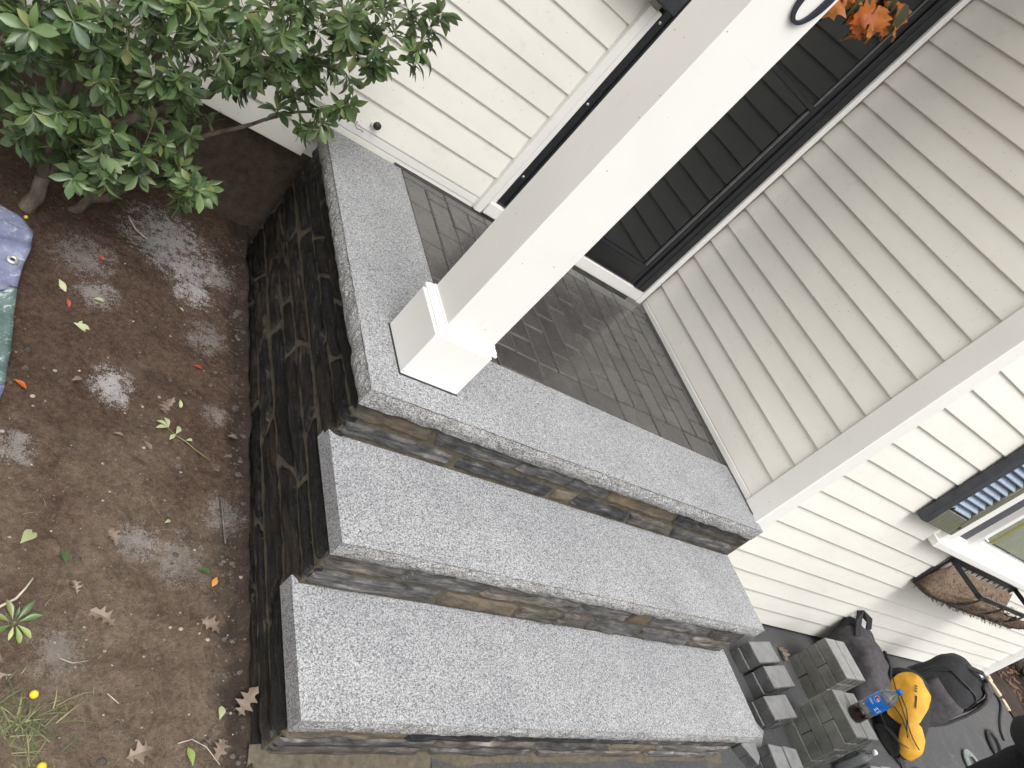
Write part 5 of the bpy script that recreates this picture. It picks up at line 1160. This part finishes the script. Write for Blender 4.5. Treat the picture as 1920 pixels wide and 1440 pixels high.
for (x, y, h, lab, sd_) in ((6.95, .10, .34, 'low green bush in the bed beyond the house corner', 1), (7.25, -.25, .28, 'smaller green bush nearer the driveway in the bed beyond the house corner', 2)):
    BU = thing('bush', lab, 'bush', (x, y, -.6), 'bushes in the bed beyond the house'); r2 = random.Random(sd_); V = []; F = []; wd = MB()
    for k in range(26):
        a, e = r2.uniform(0, 6.28), r2.uniform(.2, 1.2); tip = Vector((x + math.cos(a) * math.cos(e) * .30, y + math.sin(a) * math.cos(e) * .30, -.58 + math.sin(e) * h)); wd.tube([(x, y, -.6), (x + (tip.x - x) * .4, y + (tip.y - y) * .4, -.6 + (tip.z + .6) * .6), tip], [.006, .004, .0015], 5)
        for j in range(34):
            p = Vector((x, y, -.58)).lerp(tip, r2.uniform(.35, 1.05)) + Vector((r2.gauss(0, .03), r2.gauss(0, .03), r2.gauss(0, .03))); d = Vector((r2.uniform(-1, 1), r2.uniform(-1, 1), r2.uniform(-.4, .8))).normalized(); s_ = d.cross(Vector((r2.uniform(-1, 1), r2.uniform(-1, 1), 1))).normalized(); l = r2.uniform(.022, .042)
            b = len(V); V += [p, p + d * l * .5 + s_ * l * .24, p + d * l, p + d * l * .5 - s_ * l * .24]; F.append((b, b + 1, b + 2, b + 3))
    wd.part('stems', MT['bark'], BU, True); o = part('foliage', V, F, MT['leaf'], BU); o['kind'] = 'stuff'
# black flexible pipe at the far left behind the shrub
o = MB().tube([(-1.02, 1.42, -.50), (-.99, 1.30, -.46), (-.97, 1.20, -.47), (-1.0, 1.08, -.50), (-1.10, .95, -.52), (-1.3, .85, -.52)], .035, 12).part('drain_pipe', MT['rubber'], None, True); tag(o, 'black corrugated drain pipe on the soil behind the shrub at the far left', 'pipe')

# ------------------------------------------------------------------ person in black at the lower right
PE = thing('person', 'person in a black fleece jacket, only the sleeve and hip reaching into the corner', 'person', (2.38, -1.01, -.62))
def skinned(name, V, E_, R2, mat, parent, root=0, sub=2):
    me = bpy.data.meshes.new(name); me.from_pydata(V, E_, []); ob = bpy.data.objects.new(name, me); COL.objects.link(ob)
    sm = ob.modifiers.new('skin', 'SKIN'); sm.use_smooth_shade = True
    for i, r in enumerate(R2): me.skin_vertices[0].data[i].radius = r if hasattr(r, '__len__') else (r, r)
    me.skin_vertices[0].data[root].use_root = True
    s2 = ob.modifiers.new('sub', 'SUBSURF'); s2.levels = sub; s2.render_levels = sub
    bpy.context.view_layer.update(); m2 = bpy.data.meshes.new_from_object(ob.evaluated_get(bpy.context.evaluated_depsgraph_get())); bpy.data.objects.remove(ob)
    vs = [tuple(v.co) for v in m2.vertices]; fs = [tuple(p.vertices) for p in m2.polygons]
    return vs, fs
px, py, pz = 2.38, -1.01, -.62
B_ = lambda x, y, z: (px + x, py + y, pz + z)
V = [B_(0, 0, .96), B_(0, 0, 1.10), B_(0, 0, 1.28), B_(0, 0, 1.43), B_(0, 0, 1.51), B_(.015, 0, 1.60), B_(.01, 0, 1.68), B_(.0, 0, 1.735),
     B_(0, .10, .88), B_(.01, .105, .50), B_(-.02, .11, .10), B_(.06, .115, .045), B_(.16, .12, .035),
     B_(0, -.10, .88), B_(.03, -.105, .50), B_(.02, -.11, .10), B_(.10, -.115, .045), B_(.20, -.12, .035),
     B_(-.01, .165, 1.41), B_(-.03, .225, 1.14), B_(.06, .215, .93), B_(.09, .165, .86),
     B_(-.01, -.165, 1.41), B_(-.04, -.225, 1.14), B_(.06, -.215, .93), B_(.09, -.165, .86)]
E_ = [(0, 1), (1, 2), (2, 3), (3, 4), (4, 5), (5, 6), (6, 7), (0, 8), (8, 9), (9, 10), (10, 11), (11, 12), (0, 13), (13, 14), (14, 15), (15, 16), (16, 17), (3, 18), (18, 19), (19, 20), (20, 21), (3, 22), (22, 23), (23, 24), (24, 25)]
R2 = [(.125, .15), (.115, .14), (.12, .155), (.095, .12), (.058, .058), (.075, .085), (.092, .10), (.06, .07), .088, .062, .045, .045, .032, .088, .062, .045, .045, .032, .068, .056, .048, .035, .068, .056, .048, .035]
vs, fs = skinned('body', V, E_, R2, None, PE)
def clothed(p):
    q = Vector(p); z = q.z - pz
    if z < 1.50: q = q + (q - Vector((px, py + (.11 if q.y > py else -.11) * (z < .85), q.z))).normalized() * (.010 * noise.noise(q * 9 + Vector((1, 2, 3))) + .005 * noise.noise(q * 26))
    return tuple(q)
vs = [clothed(p) for p in vs]
mi = []
for f in fs:
    z = sum(vs[i][2] for i in f) / len(f) - pz; mi.append(1 if z > 1.515 else (2 if z < .085 else 0))
part('body', vs, fs, [MT['fleece'], MT['skin'], MT['rubber']], PE, True, mi)
# jacket shell, hem at the hip
jv = []; jn = 40; rows_ = [(.845, .175, .235), (.86, .185, .245), (.95, .172, .225), (1.08, .155, .205), (1.22, .152, .205), (1.36, .140, .205), (1.45, .10, .15), (1.505, .072, .08)]
for (z, a, b) in rows_:
    for i in range(jn):
        t_ = 2 * math.pi * i / jn; e = 1 + .05 * noise.noise(Vector((math.cos(t_) * 2, math.sin(t_) * 2, z * 5))); jv.append(B_(a * e * math.cos(t_), b * e * math.sin(t_), z + .006 * math.sin(t_ * 5)))
jf = [(k * jn + i, k * jn + (i + 1) % jn, (k + 1) * jn + (i + 1) % jn, (k + 1) * jn + i) for k in range(len(rows_) - 1) for i in range(jn)]
part('jacket', jv, jf, MT['fleece'], PE, True)
hr = []; hn = 20
for k in range(9):
    v = math.pi / 2 * k / 8
    for i in range(hn): t_ = 2 * math.pi * i / hn; hr.append(B_(-.012 + .108 * math.cos(v) * math.cos(t_) * (1 if math.cos(t_) < 0 else .92), .092 * math.cos(v) * math.sin(t_), 1.665 + (.105 * math.sin(v)) - (.05 if math.cos(t_) < .2 and k == 0 else 0)))
part('hair', hr, [(k * hn + i, k * hn + (i + 1) % hn, (k + 1) * hn + (i + 1) % hn, (k + 1) * hn + i) for k in range(8) for i in range(hn)], MT['hair'], PE, True)
MB().tube([B_(.088, 0, 1.655), B_(.108, 0, 1.63), B_(.118, 0, 1.612), B_(.095, 0, 1.605)], [.008, .012, .015, .008], 8).part('nose', MT['skin'], PE, True)
for s in (-1, 1):
    MB().lathe([(.004, -.008), (.011, -.004), (.012, .003), (.004, .008)], B_(.088, s * .033, 1.652), 10, Vector((1, s * .3, 0))).part('eye', MT['white_print'], PE, True)
    MB().lathe([(.026, 0), (.030, .004), (.022, .012)], B_(.0, s * .090, 1.635), 12, Vector((-.3, s, 0))).part('ear', MT['skin'], PE, True)
MB().tube([B_(.085, -.025, 1.578), B_(.096, 0, 1.576), B_(.085, .025, 1.578)], [.004, .007, .004], 6).part('mouth', MT['red_print'], PE, True)
